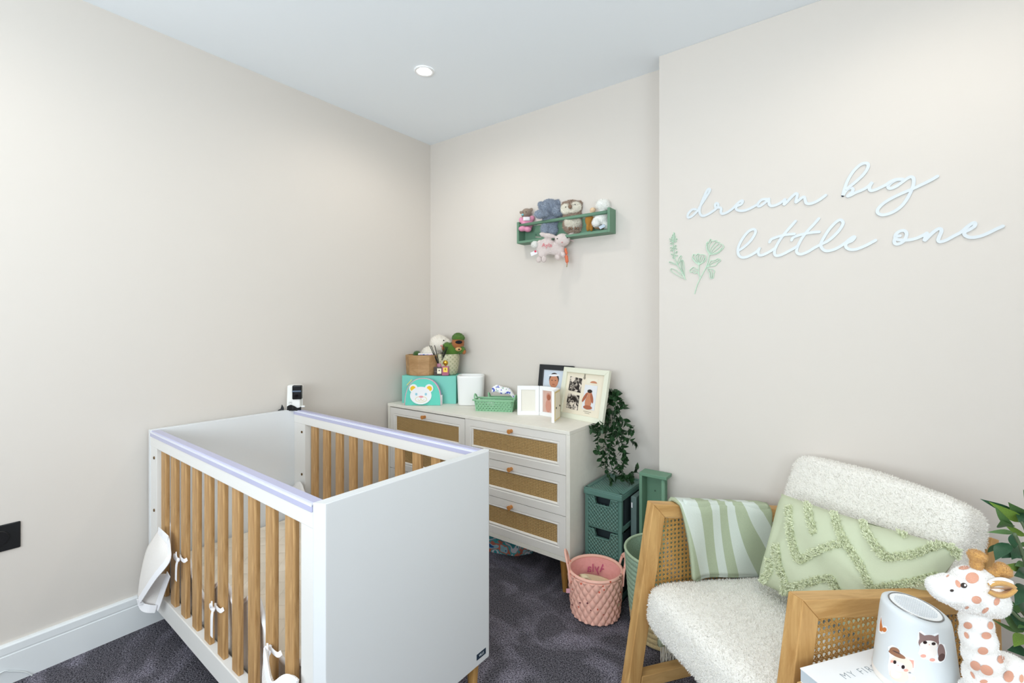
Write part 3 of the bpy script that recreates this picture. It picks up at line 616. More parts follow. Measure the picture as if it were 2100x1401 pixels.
o = plush('body', [(rx(884, 735, .02), (.075, .055, .075)), (rx(896, 745, .01), (.055, .05, .07)), (rx(904, 706, -.01), (.066, .055, .052), (0, .35, 0)), (rx(914, 712, -.03), (.040, .036, .034)), (rx(868, 748, .0), (.035, .035, .06), (0, .6, 0))], cream_plush, t, .006)
fur(o, 9000, .007, cream_plush)
for u, v, d, s in ((921, 705, -.03, 1), (897, 697, .045, -1)):
    e = plush('ear', [(rx(u, v, d), (.018, .014, .032), (0, -.5 * s, 0)), (rx(u + 6, v + 11, d - .01), (.020, .012, .036), (0, -.25 * s, 0))], cream_plush, t, .005); fur(e, 2500, .006, cream_plush)
ey = mat('bead_black', (12, 12, 14), .15); nose_p = mat('nose_pink', (208, 150, 146), .8)
MB().ell(rx(913.5, 699, -.064), .0042, seg=10, rings=6).build('eye', ey, t, smooth=True)
MB().ell(rx(910, 709.5, -.072), (.010, .006, .006), seg=10, rings=6).build('nose', nose_p, t, smooth=True)
# patterned planter with a plush bear in a green cap
m, nt, b, tc = base_mat('glazed_pattern', .45)
sp = nt.nodes.new('ShaderNodeSeparateXYZ'); nt.links.new(tc.outputs['Object'], sp.inputs[0])
an = math_n(nt, 'ARCTAN2', sp.outputs[1], sp.outputs[0])
q1 = math_n(nt, 'SINE', math_n(nt, 'MULTIPLY', an, 14)); q2 = math_n(nt, 'SINE', math_n(nt, 'MULTIPLY', sp.outputs[2], 2 * math.pi / .026))
pr = math_n(nt, 'MULTIPLY', q1, q2); rings_ = math_n(nt, 'SINE', math_n(nt, 'MULTIPLY', pr, 9))
nt.links.new(mix_col(nt, math_n(nt, 'GREATER_THAN', rings_, .35), (222, 214, 184), (112, 120, 82)), b.inputs['Base Color'])
t = facing('patterned_planter', 'cream and olive patterned ceramic planter beside the wooden pot', 'planter', on_box(.266, .088))
MB().lathe([(.052, 0), (.060, .008), (.068, .05), (.073, .10), (.074, .128), (.072, .130), (.068, .128), (.064, .05), (.04, .03), (.001, .03)], 40).build('bowl', m, t, smooth=True)
brn = mat('ginger_plush', (176, 108, 52), .95, bump=(200, .5, .003), sheen=.3); tan = mat('tan_plush', (212, 168, 112), .95, bump=(200, .4, .003))
grn = mat('moss_green_plush', (86, 128, 38), .95, bump=(200, .5, .003), sheen=.3)
bp_ = on_box(.266, .088, .032); t = facing('plush_bear_green_cap', 'ginger plush bear in a green cap poking out of the patterned planter', 'plush', bp_)
kk = 2.93 / FPX
def bx_(u, v, d=0): return Vector(((u - 923) * kk, d, (760 - v) * kk))
o = plush('torso', [(bx_(932, 722, .0), (.05, .04, .05)), (bx_(921, 716, -.01), (.03, .03, .035)), (bx_(952, 720, -.02), (.022, .026, .024))], grn, t, .005); fur(o, 4500, .006, grn)
o = plush('head', [(bx_(944, 707, -.012), (.038, .038, .040)), (bx_(936, 702, -.02), (.013, .010, .013)), (bx_(953, 703, -.012), (.012, .010, .012))], brn, t, .005); fur(o, 3500, .005, brn)
o = plush('cap', [(bx_(944.5, 696, -.005), (.039, .040, .024)), (bx_(944, 692, -.0), (.03, .032, .018))], grn, t, .005); fur(o, 3500, .006, grn)
MB().ell(bx_(947, 704, -.046), (.022, .010, .011), seg=14).build('eye_patch', mat('black_felt', (18, 20, 26), .9), t, smooth=True)
o = plush('muzzle', [(bx_(946.5, 718, -.052), (.021, .018, .013))], tan, t, .004)
MB().ell(bx_(948.5, 718, -.072), (.006, .005, .005), seg=10, rings=6).build('nose', ey, t, smooth=True)
for u, v in ((916, 717), (957, 724)): fur(plush('paw', [(bx_(u, v, -.028), (.013, .012, .015))], brn, t, .004), 500, .004, brn)
# reed diffuser
def glass(name, col, rough=.03):
    return mat(name, col, rough, trans=.85, spec=.5)
t = thing('reed_diffuser', 'square glass reed diffuser with black reeds and a pink collar', 'diffuser', on_box(.222, .034), BA)
gl = MB().box(-.026, .026, -.022, .022, 0, .052).build('bottle', glass('smoky_glass', (190, 176, 168)), t, bevel=.004, seg=3)
MB().box(-.0225, .0225, -.0185, .0185, .004, .02).build('liquid', glass('diffuser_oil', (150, 112, 104), .05), t)
MB().lathe([(.0165, .0), (.0175, .003), (.0175, .018), (.015, .021), (.006, .021)], 24, c=(.006, 0, .052)).build('collar', mat('pink_collar', (176, 118, 138), .35), t, smooth=False)
lb = MB().box(-.004, .022, -.0232, -.0224, .012, .044).build('label', mat('label_cream', (240, 232, 206), .6), t)
MB().box(.005, .012, -.0236, -.0233, .028, .035).build('emblem', mat('emblem_dark', (56, 44, 66), .6), lb)
for k_, (tx, ty, tz) in enumerate(((-.062, .0, .182), (-.05, -.006, .182), (-.026, -.008, .185), (.046, -.034, .187), (.056, -.038, .180), (.064, -.036, .178), (.072, -.04, .176))):
    MB().tube([(.004 + .002 * (k_ % 3), .002 * (k_ % 2), .05), (tx * .93, ty, tz)], .0022, 6).build('reed', mat('reed_black', (14, 14, 15), .7), t)
# pink perfume bottle with a golden ball stopper
t = thing('perfume_bottle', 'small pink perfume bottle with a golden ball stopper', 'perfume bottle', on_box(.268, .022), BA)
MB().box(-.021, .021, -.014, .014, 0, .058).build('flask', mat('pink_perfume_glass', (218, 130, 158), .08, trans=.35), t, bevel=.005, seg=3)
MB().box(-.011, .015, -.0152, -.0144, .022, .05).build('gold_label', mat('gold_foil', (206, 172, 74), .3, metal=.7), t)
text_mesh('R', .022, (.003, -.0156, .038), ((1, 0, 0), (0, 0, 1), (0, -1, 0)), ey, 'monogram', t, extrude=.0003)
MB().tube([(0, 0, .058), (0, 0, .066)], .007, 12).build('neck', mat('gold_polished', (214, 168, 66), .18, metal=1), t)
MB().ell((0, 0, .079), .0165, seg=20, rings=12).build('stopper', mat('gold_polished', (214, 168, 66), .18, metal=1), t, smooth=True)
# bear face pouch leaning on the box
PA = math.atan2(.128, .18); pp = Vector((.172, -.369, TZ + .001))
t = thing('bear_pouch', 'turquoise half-moon pouch with a white bear face leaning on the box', 'pouch', pp, PA)
t.rotation_euler = (math.radians(-5), 0, PA)
W_, H_ = .216, .158
def dome(n=28, w=W_, h=H_, ins=0):
    return [(w / 2 + (w / 2 - ins) * math.copysign(abs(math.cos(a)) ** .82, math.cos(a)), (h - ins) * abs(math.sin(a)) ** .82) for a in [math.pi * i / n for i in range(n + 1)]]
pd = dome()
def puff(pd, y, b_):   # front panel with a slight belly
    mb = MB(); n = len(pd); c = Vector((W_ / 2, y - b_, H_ * .42)); mid = [Vector((W_ / 2 + (p[0] - W_ / 2) * .6, y - b_ * .75, H_ * .42 + (p[1] - H_ * .42) * .6)) for p in pd]
    rim = [Vector((p[0], y, p[1])) for p in pd]
    mb.add(rim + mid + [c], [(i, (i + 1) % n, n + (i + 1) % n, n + i) for i in range(n)] + [(n + i, n + (i + 1) % n, 2 * n) for i in range(n)]); return mb
mint = mat('mint_felt', (104, 206, 186), .9, bump=(140, .2, .002)); lil = mat('lilac_fabric', (206, 168, 208), .85); wf = mat('white_felt', (236, 236, 238), .9, bump=(160, .2, .002))
puff(pd, 0, .012).build('front_panel', mint, t, smooth=True)
MB().prism(pd, lambda a, c: Vector((a, 0, c)), lambda a, c: Vector((a, .045, c))).build('gusset', lil, t)
MB().tube([(a, .001, c) for a, c in pd], .0025, 6).build('piping', mat('pink_piping', (232, 176, 188), .8), t, smooth=True)
MB().box(W_ - .004, W_ + .0035, .002, .043, .0, .06).build('side_tab', wf, t)
MB().bar((.012, -.006, .118), (.042, -.006, .152), .006, .004).build('zip_pull', mat('yellow_pull', (226, 208, 112), .5), t)
def disc(mb, x, z, rx_, rz, y, th, n=28):
    mb.prism([(x + rx_ * math.cos(2 * math.pi * i / n), z + rz * math.sin(2 * math.pi * i / n)) for i in range(n)], lambda a, c: Vector((a, y, c)), lambda a, c: Vector((a, y - th, c)))
hd = MB(); disc(hd, .098, .058, .064, .052, -.011, .003); fc_ = hd.build('bear_face', wf, t)
for s, x in ((-1, .052), (1, .146)):
    e = MB(); disc(e, x, .100, .025, .025, -.0085, .003); e = e.build('bear_ear', wf, t)
    q = MB(); disc(q, x + s * .002, .099, .0155, .0155, -.0117, .001); q.build('inner_ear', mat('yellow_felt', (238, 194, 46), .8), e)
for x in (.071, .128):
    q = MB(); disc(q, x, .066, .0068, .0075, -.0142, .001); q.build('eye', mat('pale_blue_felt', (150, 200, 216), .8), fc_)
q = MB(); disc(q, .1, .051, .0135, .0055, -.0142, .001); q.build('nose', mat('rose_felt', (226, 138, 164), .8), fc_)
yl = mat('yellow_stitch', (226, 204, 84), .8)
q = MB().tube([(.1 + .034 * math.cos(a), -.0146, .036 + .017 * math.sin(a)) for a in [2 * math.pi * i / 30 for i in range(30)]], .0009, 5, closed=True)
q.tube([(.1, -.0148, .046), (.1, -.0148, .034)], .0009, 5); q.tube(crom([(.081, -.0148, .034), (.091, -.0148, .029), (.1, -.0148, .034), (.109, -.0148, .029), (.119, -.0148, .034)], 5), .0009, 5)
q.build('mouth_stitching', yl, fc_)
# white rounded bin
t = facing('white_bin', 'white rounded-square pot standing next to the turquoise box', 'pot', (.458, -.099, TZ))
def rsq(r, n=48, e=4.2): return [(r * math.copysign(abs(math.cos(a)) ** (2 / e), math.cos(a)), r * .92 * math.copysign(abs(math.sin(a)) ** (2 / e), math.sin(a))) for a in [2 * math.pi * i / n for i in range(n)]]
mb = MB(); lev = [(.058, 0), (.073, .002), (.075, .008), (.081, .166), (.081, .174), (.079, .1765), (.074, .1765), (.072, .172), (.066, .02), (.001, .019)]
vs = [(x, y, z) for r, z in lev for x, y in rsq(r)]; n = 48
mb.add(vs, [tuple(range(n))[::-1]] + [(j * n + i, j * n + (i + 1) % n, (j + 1) * n + (i + 1) % n, (j + 1) * n + i) for j in range(len(lev) - 1) for i in range(n)])
mb.build('shell', mat('bin_white', (240, 240, 238), .35), t, smooth=True)
# perforated green baskets
bgreen = mat('pistachio_plastic', (140, 190, 150), .4)
def basket(name, label, loc, rz, w, d, h):
    t = thing(name, label, 'basket', loc, rz, 'green plastic baskets')
    MB().box(.004, w - .004, .004, d - .004, 0, .004).build('base', bgreen, t)
    lat = MB(); nz = 5
    def side(p, q, nrm, n):
        p, q, nrm = Vector(p), Vector(q), Vector(nrm)
        for i in range(n + 1):
            a = p.lerp(q, i / n); lat.bar(a, a + nrm * .008 + UP * (h - .006), .0042, .0042)
        for j in range(nz + 1):
            z = (h - .006) * j / nz; o = nrm * (.008 * j / nz)
            lat.bar(p + o + UP * z, q + o + UP * z, .0042 if j else .007, .0042)
        for i in range(n):
            for j in range(nz):
                if (i + j) % 2: continue
                z0 = (h - .006) * j / nz; z1 = (h - .006) * (j + 1) / nz
                lat.bar(p.lerp(q, i / n) + nrm * (.008 * j / nz) + UP * z0, p.lerp(q, (i + 1) / n) + nrm * (.008 * (j + 1) / nz) + UP * z1, .003, .003)
    side((.008, .006, 0), (w - .008, .006, 0), (0, -1, 0), 22); side((.008, d - .006, 0), (w - .008, d - .006, 0), (0, 1, 0), 22)
    side((.006, .008, 0), (.006, d - .008, 0), (-1, 0, 0), 8); side((w - .006, .008, 0), (w - .006, d - .008, 0), (1, 0, 0), 8)
    tag(lat.build('lattice', bgreen, t), kind='stuff')
    e = .004
    MB().tube(crom([(-e, -e + .01, h), (-e + .01, -e, h), (w + e - .01, -e, h), (w + e, -e + .01, h), (w + e, d + e - .01, h), (w + e - .01, d + e, h), (-e + .01, d + e, h), (-e, d + e - .01, h)], 4, True), .0046, 8, closed=True).build('rim', bgreen, t, smooth=True)
    for x in (-e, w + e):
        MB().tube(crom([(x, d * .18, h), (x + (.004 if x > 0 else -.004), d * .3, h + .018), (x + (.006 if x > 0 else -.006), d * .5, h + .026), (x + (.004 if x > 0 else -.004), d * .7, h + .018), (x, d * .82, h)], 5), .0045, 8).build('handle', bgreen, t, smooth=True)
    return t
ba = math.atan2(.102, .208)
basket('plastic_basket', 'front pistachio green perforated basket on the chest', Vector((.628, -.258, TZ)), ba, .215, .088, .062)
b2 = Vector((.628, -.258, TZ)) + Vector((-math.sin(ba), math.cos(ba), 0)) * .101 + Vector((math.cos(ba), math.sin(ba), 0)) * .058
basket('plastic_basket', 'rear pistachio green basket holding the floral cloth', b2, ba, .205, .062, .058)
m, nt, b, tc = base_mat('floral_cotton', .9, .1)
n_ = noise_n(nt, tc, 55, 1)
nt.links.new(ramp_const(nt, n_, [(0, (84, 96, 190)), (.34, (150, 160, 214)), (.38, (244, 242, 244)), (.62, (244, 242, 244)), (.64, (130, 176, 150)), (.68, (240, 240, 240)), (.72, (206, 96, 100))]), b.inputs['Base Color'])
ctr = Vector((math.cos(ba), math.sin(ba), 0)); nrm_ = Vector((-math.sin(ba), math.cos(ba), 0))
def cloth_fn(u, v):
    return b2 + ctr * (.012 + .18 * u) + nrm_ * (.014 + .034 * v) + UP * (.05 + .080 * math.sin(min(1, .25 + u * .9) * math.pi) ** .7 * (.55 + .45 * math.sin(v * math.pi)) + .006 * math.sin(u * 14) - .016 * u)
tag(MB().grid(cloth_fn, 24, 10).build('floral_cloth', m, smooth=True, solid=.006), 'folded white cotton cloth with small blue flowers in the basket', 'cloth')
b1c = Vector((.628, -.258, TZ)); 
t = thing('white_sachet', 'crumpled white packet inside the front green basket', 'packet', b1c + ctr * .05 + nrm_ * .045 + UP * .012, ba)
MB().grid(lambda u, v: Vector((-.03 + .08 * u, -.025 + .05 * v, .026 + .012 * math.sin(u * 5) * math.sin(v * 4 + 1))), 10, 8).build('foil', mat('packet_white', (225, 228, 232), .3), t, smooth=True, solid=.012)
# ---- picture frames
glassy = mat('frame_print_gloss', (240, 240, 240), .25)
skin = mat('print_skin', (196, 132, 100), .5); skin_d = mat('print_skin_deep', (168, 98, 72), .5); hair_m = mat('print_hair', (46, 32, 28), .6)
def flat(mb_pts, name, material, par, y, th=.0006):
    MB().prism(mb_pts, lambda a, c: Vector((a, y, c)), lambda a, c: Vector((a, y - th, c))).build(name, material, par)
def oval(x, z, a, c, rot=0, n=24):
    co, si = math.cos(rot), math.sin(rot)
    return [(x + a * math.cos(t) * co - c * math.sin(t) * si, z + a * math.cos(t) * si + c * math.sin(t) * co) for t in [2 * math.pi * i / n for i in range(n)]]
def frame_rails(w, h, b_, th, material, par, name='moulding', y=0, step=.0):
    mb = MB()
    for pl in (((0, 0), (w, 0), (w - b_, b_), (b_, b_)), ((w, 0), (w, h), (w - b_, h - b_), (w - b_, b_)), ((w, h), (0, h), (b_, h - b_), (w - b_, h - b_)), ((0, h), (0, 0), (b_, b_), (b_, h - b_))):
        mb.prism(pl, lambda a, c: Vector((a, y, c)), lambda a, c: Vector((a, y + th, c)))
    return mb.build(name, material, par, bevel=.0015)
# black frame leaning on the wall
p0, p1 = on_y(1112, 754, -.02), on_y(1181, 757.5, -.02); bw_ = .215; bh_ = .262
lean = math.asin(.040 / bh_)
t = thing('black_picture_frame', 'black picture frame with a toddler portrait leaning on the wall', 'picture frame', (.905, -.064, TZ + .0005)); t.rotation_euler = (-lean, 0, 0)
frame_rails(bw_, bh_, .028, .016, mat('frame_black', (30, 32, 36), .4), t)
MB().box(.026, bw_ - .026, .008, .012, .026, bh_ - .026).build('mount', mat('mount_silver', (214, 216, 222), .35), t)
pic = MB().box(.032, bw_ - .032, .0066, .0078, .032, bh_ - .032).build('portrait', mat('print_sky', (206, 216, 228), .3), t)
flat(oval(.098, .184, .031, .036), 'printed_hair', hair_m, pic, .0064); flat(oval(.098, .172, .028, .034), 'printed_face', skin, pic, .0056)
flat([(.055, .032), (.052, .10), (.070, .134), (.098, .142), (.128, .134), (.152, .10), (.155, .032)], 'printed_jumper', mat('print_blue', (28, 58, 140), .5), pic, .006)
flat(oval(.098, .206, .036, .006, .08), 'printed_headband', mat('print_white', (236, 236, 240), .5), pic, .0048)
for x in (.087, .109): flat(oval(x, .178, .004, .002), 'printed_eye', hair_m, pic, .0048)
flat(oval(.098, .156, .009, .003), 'printed_mouth', skin_d, pic, .0048)
# cream frame with scans and a newborn photo
e0 = on_z(1146, 852, TZ); e1 = on_z(1237, 871, TZ); ang = math.atan2(e1.y - e0.y, e1.x - e0.x)
w_, h_ = (e1 - e0).length, .262
t = thing('cream_picture_frame', 'large cream keepsake frame with two scans and a newborn photo', 'picture frame', (e0.x - .004, e0.y - .018, TZ + .0005)); t.rotation_euler = Euler((-math.radians(13), 0, ang * .9), 'XYZ')
crm = mat('frame_cream', (226, 226, 208), .45)
frame_rails(w_, h_, .026, .02, crm, t)
mo = MB().box(.024, w_ - .024, .012, .016, .024, h_ - .024).build('mount_card', mat('mount_cream', (232, 222, 202), .7), t)
m, nt, b, tc = base_mat('scan_print', .4)
rr = nt.nodes.new('ShaderNodeValToRGB'); rr.color_ramp.elements[0].position = .46; rr.color_ramp.elements[1].position = .62
rr.color_ramp.elements[0].color = lin((38, 32, 30)); rr.color_ramp.elements[1].color = lin((226, 214, 200))
nt.links.new(noise_n(nt, tc, 42, 5, dist=.8), rr.inputs['Fac']); nt.links.new(rr.outputs['Color'], b.inputs['Base Color'])
flat([(.046, .142), (.130, .136), (.128, .210), (.046, .216)], 'scan_print', m, mo, .0115); flat([(.047, .052), (.128, .046), (.126, .122), (.047, .128)], 'scan_print', m, mo, .0115)
ph = MB().box(.152, .232, .0106, .0114, .06, .182).build('newborn_photo', mat('print_pale', (222, 224, 228), .4), mo)
flat(oval(.188, .095, .020, .036), 'printed_body', skin, ph, .0102); flat(oval(.19, .138, .014, .019), 'printed_face', skin, ph, .0096); flat(oval(.190, .151, .015, .009), 'printed_hair', hair_m, ph, .0090)
flat(oval(.163, .118, .008, .028, -.5), 'printed_hand', skin_d, ph, .0094); flat(oval(.208, .118, .008, .026, .35), 'printed_hand', skin_d, ph, .0094); flat(oval(.19, .07, .028, .010), 'printed_legs', skin_d, ph, .0094)
flat([(.16, .188), (.23, .188), (.23, .215), (.16, .215)], 'note_card', mat('note_paper', (232, 226, 208), .6), mo, .0113); flat(oval(.205, .193, .022, .011)[:13], 'printed_hair', skin, mo, .0105)
txm = mat('faint_print', (150, 142, 126), .7)
flat(oval(.142, .226, .005, .006), 'rabbit_motif', txm, mo, .0115); flat(oval(.142, .215, .007, .008), 'rabbit_motif', txm, mo, .0115)
for x in (.139, .145): flat(oval(x, .236, .0015, .006), 'rabbit_motif', txm, mo, .0115)
for x, z, L_ in ((.09, .14, .03), (.09, .048, .03), (.19, .048, .05), (.19, .04, .03)): flat([(x - L_ / 2, z), (x + L_ / 2, z - .001), (x + L_ / 2, z + .0012), (x - L_ / 2, z + .0022)], 'printed_line', txm, mo, .0114)
# white three-fold frame
t = thing('folding_picture_frame', 'white three-part folding picture frame at the front of the chest', 'picture frame', (0, 0, TZ))
fwm = mat('frame_white', (244, 244, 244), .4); H3 = .155
corner = [on_z(u, v, TZ) for u, v in ((1061, 851), (1106.5, 851.5), (1143.5, 858), (1131.5, 867.5))]
corner = [Vector((c.x, c.y, 0)) for c in corner]
for i, (a, c) in enumerate(zip(corner[:-1], corner[1:])):
    e = bpy.data.objects.new('panel', None); COL.objects.link(e); e.parent = t; e.location = a; e.rotation_euler = (0, 0, math.atan2((c - a).y, (c - a).x)); w_ = (c - a).length - .002
    frame_rails(w_, H3, .021, .014, fwm, e, 'frame_rail', y=-.002)
    MB().box(.019, w_ - .019, .005, .009, .019, H3 - .019).build('print', mat('handprint_cream', (232, 228, 216), .8) if i != 1 else mat('print_blush', (214, 178, 164), .5), e)
    MB().box(.006, w_ - .006, .0125, .0145, .006, H3 - .006).build('backing', mat('backing_gold', (214, 190, 128), .6), e)
    if i == 1:
        o_ = w_ / 2
        for nm, pl, mm, yy in (('printed_body', oval(o_ - .004, .055, .018, .034), mat('print_rose', (206, 146, 128), .5), .0046), ('printed_hood', oval(o_ - .002, .103, .015, .020), mat('print_rose', (206, 146, 128), .5), .0046), ('printed_face', oval(o_, .1, .011, .015), skin_d, .0038)): flat(pl, nm, mm, e, yy)
    if i == 2:
        MB().box(.01, w_ - .01, .0146, .0155, .012, H3 - .012).build('card_back', mat('card_back_cream', (226, 218, 198), .7), e)
        for x, z in ((.022, .07), (w_ - .022, .07)): MB().box(x - .002, x + .002, .0146, .019, z - .004, z + .004).build('clip', ey, e)
# ================================================================ wall shelf with soft toys
sg = mat('shelf_green', (104, 140, 116), .5, spec=.35)
def spice_shelf(name, label, loc, rot):
    t = thing(name, label, 'shelf', loc); t.rotation_euler = rot; L, D, H_ = .571, .071, .122
    MB().box(0, .014, 0, D, 0, H_).build('end_panel', sg, t, bevel=.0015); MB().box(L - .014, L, 0, D, 0, H_).build('end_panel', sg, t, bevel=.0015)
    MB().box(.014, L - .014, 0, D, 0, .013).build('bottom_board', sg, t, bevel=.001); MB().box(.014, L - .014, D - .008, D, .013, H_ - .02).build('back_board', sg, t)
    MB().tube([(.012, .013, H_ - .019), (L - .012, .013, H_ - .019)], .0092, 16).build('dowel_rail', sg, t, smooth=True)
    for x in (.09, L - .09): MB().lathe([(.004, 0), (.004, .0015), (.001, .0016)], 12).build('screw_cap', mat('screw_dark', (70, 96, 80), .4), t, inv=Matrix.Translation((x, D - .008, .05)) @ Matrix.Rotation(math.pi / 2, 4, 'X'))
    return t
spice_shelf('toy_shelf', 'sage green rail shelf fixed on the wall holding soft toys', (.781, -.0715, 1.689), (0, 0, 0))
SD = 2.5
def toy(name, label, u, v, y=-.036):
    p = on_y(u, v, y); d = (p - CAM).dot(FW); t = facing(name, label, 'soft toy', p, YAW, 'soft toys on the wall shelf'); return t, d / FPX
def P_(k, u0, v0): return lambda u, v, d=0: Vector(((u - u0) * k, d, (v0 - v) * k))
Z3 = lambda x, y: (1040 + x / 7.783, 390 + y / 7.783)
# brown bear in a pink sleepsuit
t, k = toy('pink_suit_bear', 'small grey-brown bear in a pink sleepsuit at the shelf left end', *Z3(310, 690))
q = P_(k, *Z3(310, 690)); z = lambda x, y, d=0: q(*Z3(x, y), d)
gb = mat('taupe_plush', (150, 132, 116), .95, bump=(200, .5, .002), sheen=.3); pk = mat('pink_fleece', (226, 150, 178), .9, bump=(200, .3, .002))
o = plush('head', [(z(312, 360), (.028, .022, .025)), (z(270, 405, -.012), (.017, .014, .014)), (z(385, 310), (.011, .006, .011)), (z(215, 355), (.008, .006, .009))], gb, t, .0035); fur(o, 1500, .003, gb)
plush('sleepsuit', [(z(320, 540), (.034, .024, .044)), (z(240, 630, -.02), (.022, .020, .016)), (z(330, 640, -.022), (.022, .02, .016)), (z(225, 480, -.004), (.014, .012, .018)), (z(400, 450, -.004), (.015, .012, .016), (0, -.6, 0))], pk, t, .004)
MB().ell(z(245, 410, -.027), (.0065, .003, .0055), seg=10, rings=6).build('nose', mat('aqua_nose', (120, 196, 206), .5), t, smooth=True)
for x, y in ((252, 368), (300, 362)): MB().ell(z(x, y, -.022), .0025, seg=8, rings=6).build('eye', ey, t, smooth=True)
MB().grid(lambda a, c: z(255 + 110 * a, 445 + 60 * c, -.026 - .004 * math.sin(a * math.pi)), 8, 4).build('bib', mat('bib_white', (236, 228, 232), .8), t, smooth=True, solid=.002)
MB().grid(lambda a, c: z(455 + 60 * a, 540 + 45 * c - 25 * a, .0), 3, 3).build('label_tag', mat('tag_grey', (170, 180, 184), .7), t, solid=.001)
# blue-grey teddy
t, k = toy('plush_teddy', 'fluffy blue-grey teddy leaning over the shelf rail', *Z3(690, 690), y=-.030)
q = P_(k, *Z3(690, 690)); z = lambda x, y, d=0: q(*Z3(x, y), d)
bl = mat('blue_grey_plush', (152, 163, 180), .95, bump=(180, .6, .004), sheen=.4)
o = plush('body', [(z(680, 280), (.050, .026, .046)), (z(610, 290, -.016), (.026, .020, .026)), (z(690, 480), (.044, .018, .070)), (z(515, 410, -.035), (.028, .018, .022)), (z(590, 400, -.025), (.026, .018, .018)), (z(810, 360, -.03), (.036, .02, .028)), (z(605, 620, -.004), (.024, .018, .032)), (z(725, 640, -.002), (.03, .018, .03)), (z(810, 225, .006), (.026, .012, .028), (0, .4, 0)), (z(545, 250, .006), (.018, .010, .026), (0, -.3, 0))], bl, t, .0045, 2); fur(o, 12000, .008, bl)
# owl
t, k = toy('plush_owl', 'cream and brown plush owl behind the shelf rail', *Z3(1060, 680), y=-.027)
q = P_(k, *Z3(1060, 680)); z = lambda x, y, d=0: q(*Z3(x, y), d)
ob = mat('oat_brown_plush', (176, 154, 137), .95, bump=(180, .6, .004)); oc = mat('ivory_plush', (248, 243, 230), .95, bump=(180, .6, .004), sheen=.3)
o = plush('body', [(z(1030, 280), (.055, .020, .040)), (z(1060, 560), (.059, .018, .050)), (z(1045, 420), (.050, .018, .05)), (z(1150, 215), (.018, .012, .015)), (z(920, 230), (.016, .012, .014))], ob, t, .0045, 2); fur(o, 9000, .008, ob)
o = plush('face_disc', [(z(935, 310, -.012), (.027, .013, .028)), (z(1085, 280, -.013), (.032, .012, .028)), (z(1010, 350, -.010), (.035, .013, .012))], oc, t, .004, 3); fur(o, 4500, .007, oc)
o = plush('belly', [(z(1045, 530, -.010), (.046, .012, .036))], oc, t, .004); fur(o, 4500, .008, oc)
bk = mat('brown_velvet', (140, 112, 92), .9)
plush('beak', [(z(995, 285, -.026), (.011, .009, .012))], bk, t, .003)
for x, y in ((925, 290), (1075, 250)): MB().ell(z(x, y, -.0265), .0028, seg=8, rings=6).build('eye', ey, t, smooth=True)
for x in (985, 1020, 1080, 1120): plush('claw', [(z(x, 620, -.018), (.0065, .007, .009))], bk, t, .003)
# mustard doll
t, k = toy('mustard_doll', 'slim mustard brown plush doll between the owl and the lamb', *Z3(1310, 655), y=-.040)
q = P_(k, *Z3(1310, 655)); z = lambda x, y, d=0: q(*Z3(x, y), d)
mu = mat('mustard_plush', (170, 120, 52), .95, bump=(220, .5, .002))
plush('body', [(z(1310, 480), (.022, .016, .032)), (z(1285, 600, -.006), (.010, .010, .022)), (z(1345, 600, -.006), (.010, .010, .022)), (z(1370, 500), (.008, .008, .026))], mu, t, .0035)
plush('head', [(z(1365, 320, -.004), (.016, .014, .014)), (z(1345, 385), (.012, .010, .012))], mat('peach_cloth', (226, 196, 160), .9), t, .0035)
# lamb
t, k = toy('plush_lamb', 'fluffy white plush lamb at the shelf right end', *Z3(1510, 625), y=-.030)
q = P_(k, *Z3(1510, 625)); z = lambda x, y, d=0: q(*Z3(x, y), d)
wl = mat('white_wool', (246, 245, 240), .95, bump=(120, .8, .005), sheen=.3)
o = plush('body', [(z(1530, 240, .0), (.036, .026, .030)), (z(1600, 265, .004), (.018, .012, .012)), (z(1515, 450), (.034, .024, .036)), (z(1410, 540, -.015), (.020, .018, .018)), (z(1420, 500, -.006), (.018, .016, .03), (0, .5, 0)), (z(1580, 560, -.008), (.02, .018, .022))], wl, t, .0045, 2); fur(o, 5000, .006, wl)
MB().grid(lambda a, c: z(1440 + 85 * a + 30 * c, 605 - 45 * a + 40 * c, -.03), 3, 3).build('label_tag', mat('tag_pale_blue', (206, 218, 232), .6), t, solid=.001)
plush('inner_pad', [(z(1480, 600, .0), (.03, .012, .009))], mat('tan_felt', (160, 128, 96), .9), t, .003)
# bunny comforter hanging on the shelf front
t, k = toy('bunny_comforter', 'pale pink bunny comforter hanging over the shelf edge', *Z3(720, 900), y=-.092)
t['group'] = 'soft toys on the wall shelf'
q = P_(k, *Z3(720, 900)); z = lambda x, y, d=0: q(*Z3(x, y), d)
bn = mat('blush_plush', (224, 211, 206), .95, bump=(160, .5, .003), sheen=.4)
o = plush('body', [(z(630, 900, .004), (.050, .018, .044)), (z(760, 930, .004), (.040, .016, .036)), (z(520, 900, .004), (.02, .014, .036)), (z(880, 800, -.006), (.040, .026, .034)), (z(650, 730, -.006), (.044, .011, .0125), (0, .13, 0)), (z(560, 705, -.006), (.016, .009, .010)), (z(1010, 720, -.006), (.012, .009, .020), (0, .7, 0)), (z(1060, 675, -.006), (.016, .009, .010), (0, -.4, 0)), (z(560, 1000, .004), (.022, .014, .03)), (z(830, 960, .004), (.03, .014, .03))], bn, t, .0045, 4); fur(o, 8000, .0045, bn)
for x, y in ((505, 1110), (585, 1105), (805, 1070), (885, 1030)): fur(plush('paw', [(z(x, y, -.004), (.0145, .012, .018), (0, .2 if x < 800 else -.5, 0))], bn, t, .004), 900, .004, bn)
fur(plush('tail', [(z(440, 870, .0), (.018, .014, .017))], wl, t, .004), 1500, .006, wl)
for x, y in ((790, 793), (950, 778)): MB().ell(z(x, y, -.032), .003, seg=8, rings=6).build('eye', ey, t, smooth=True)
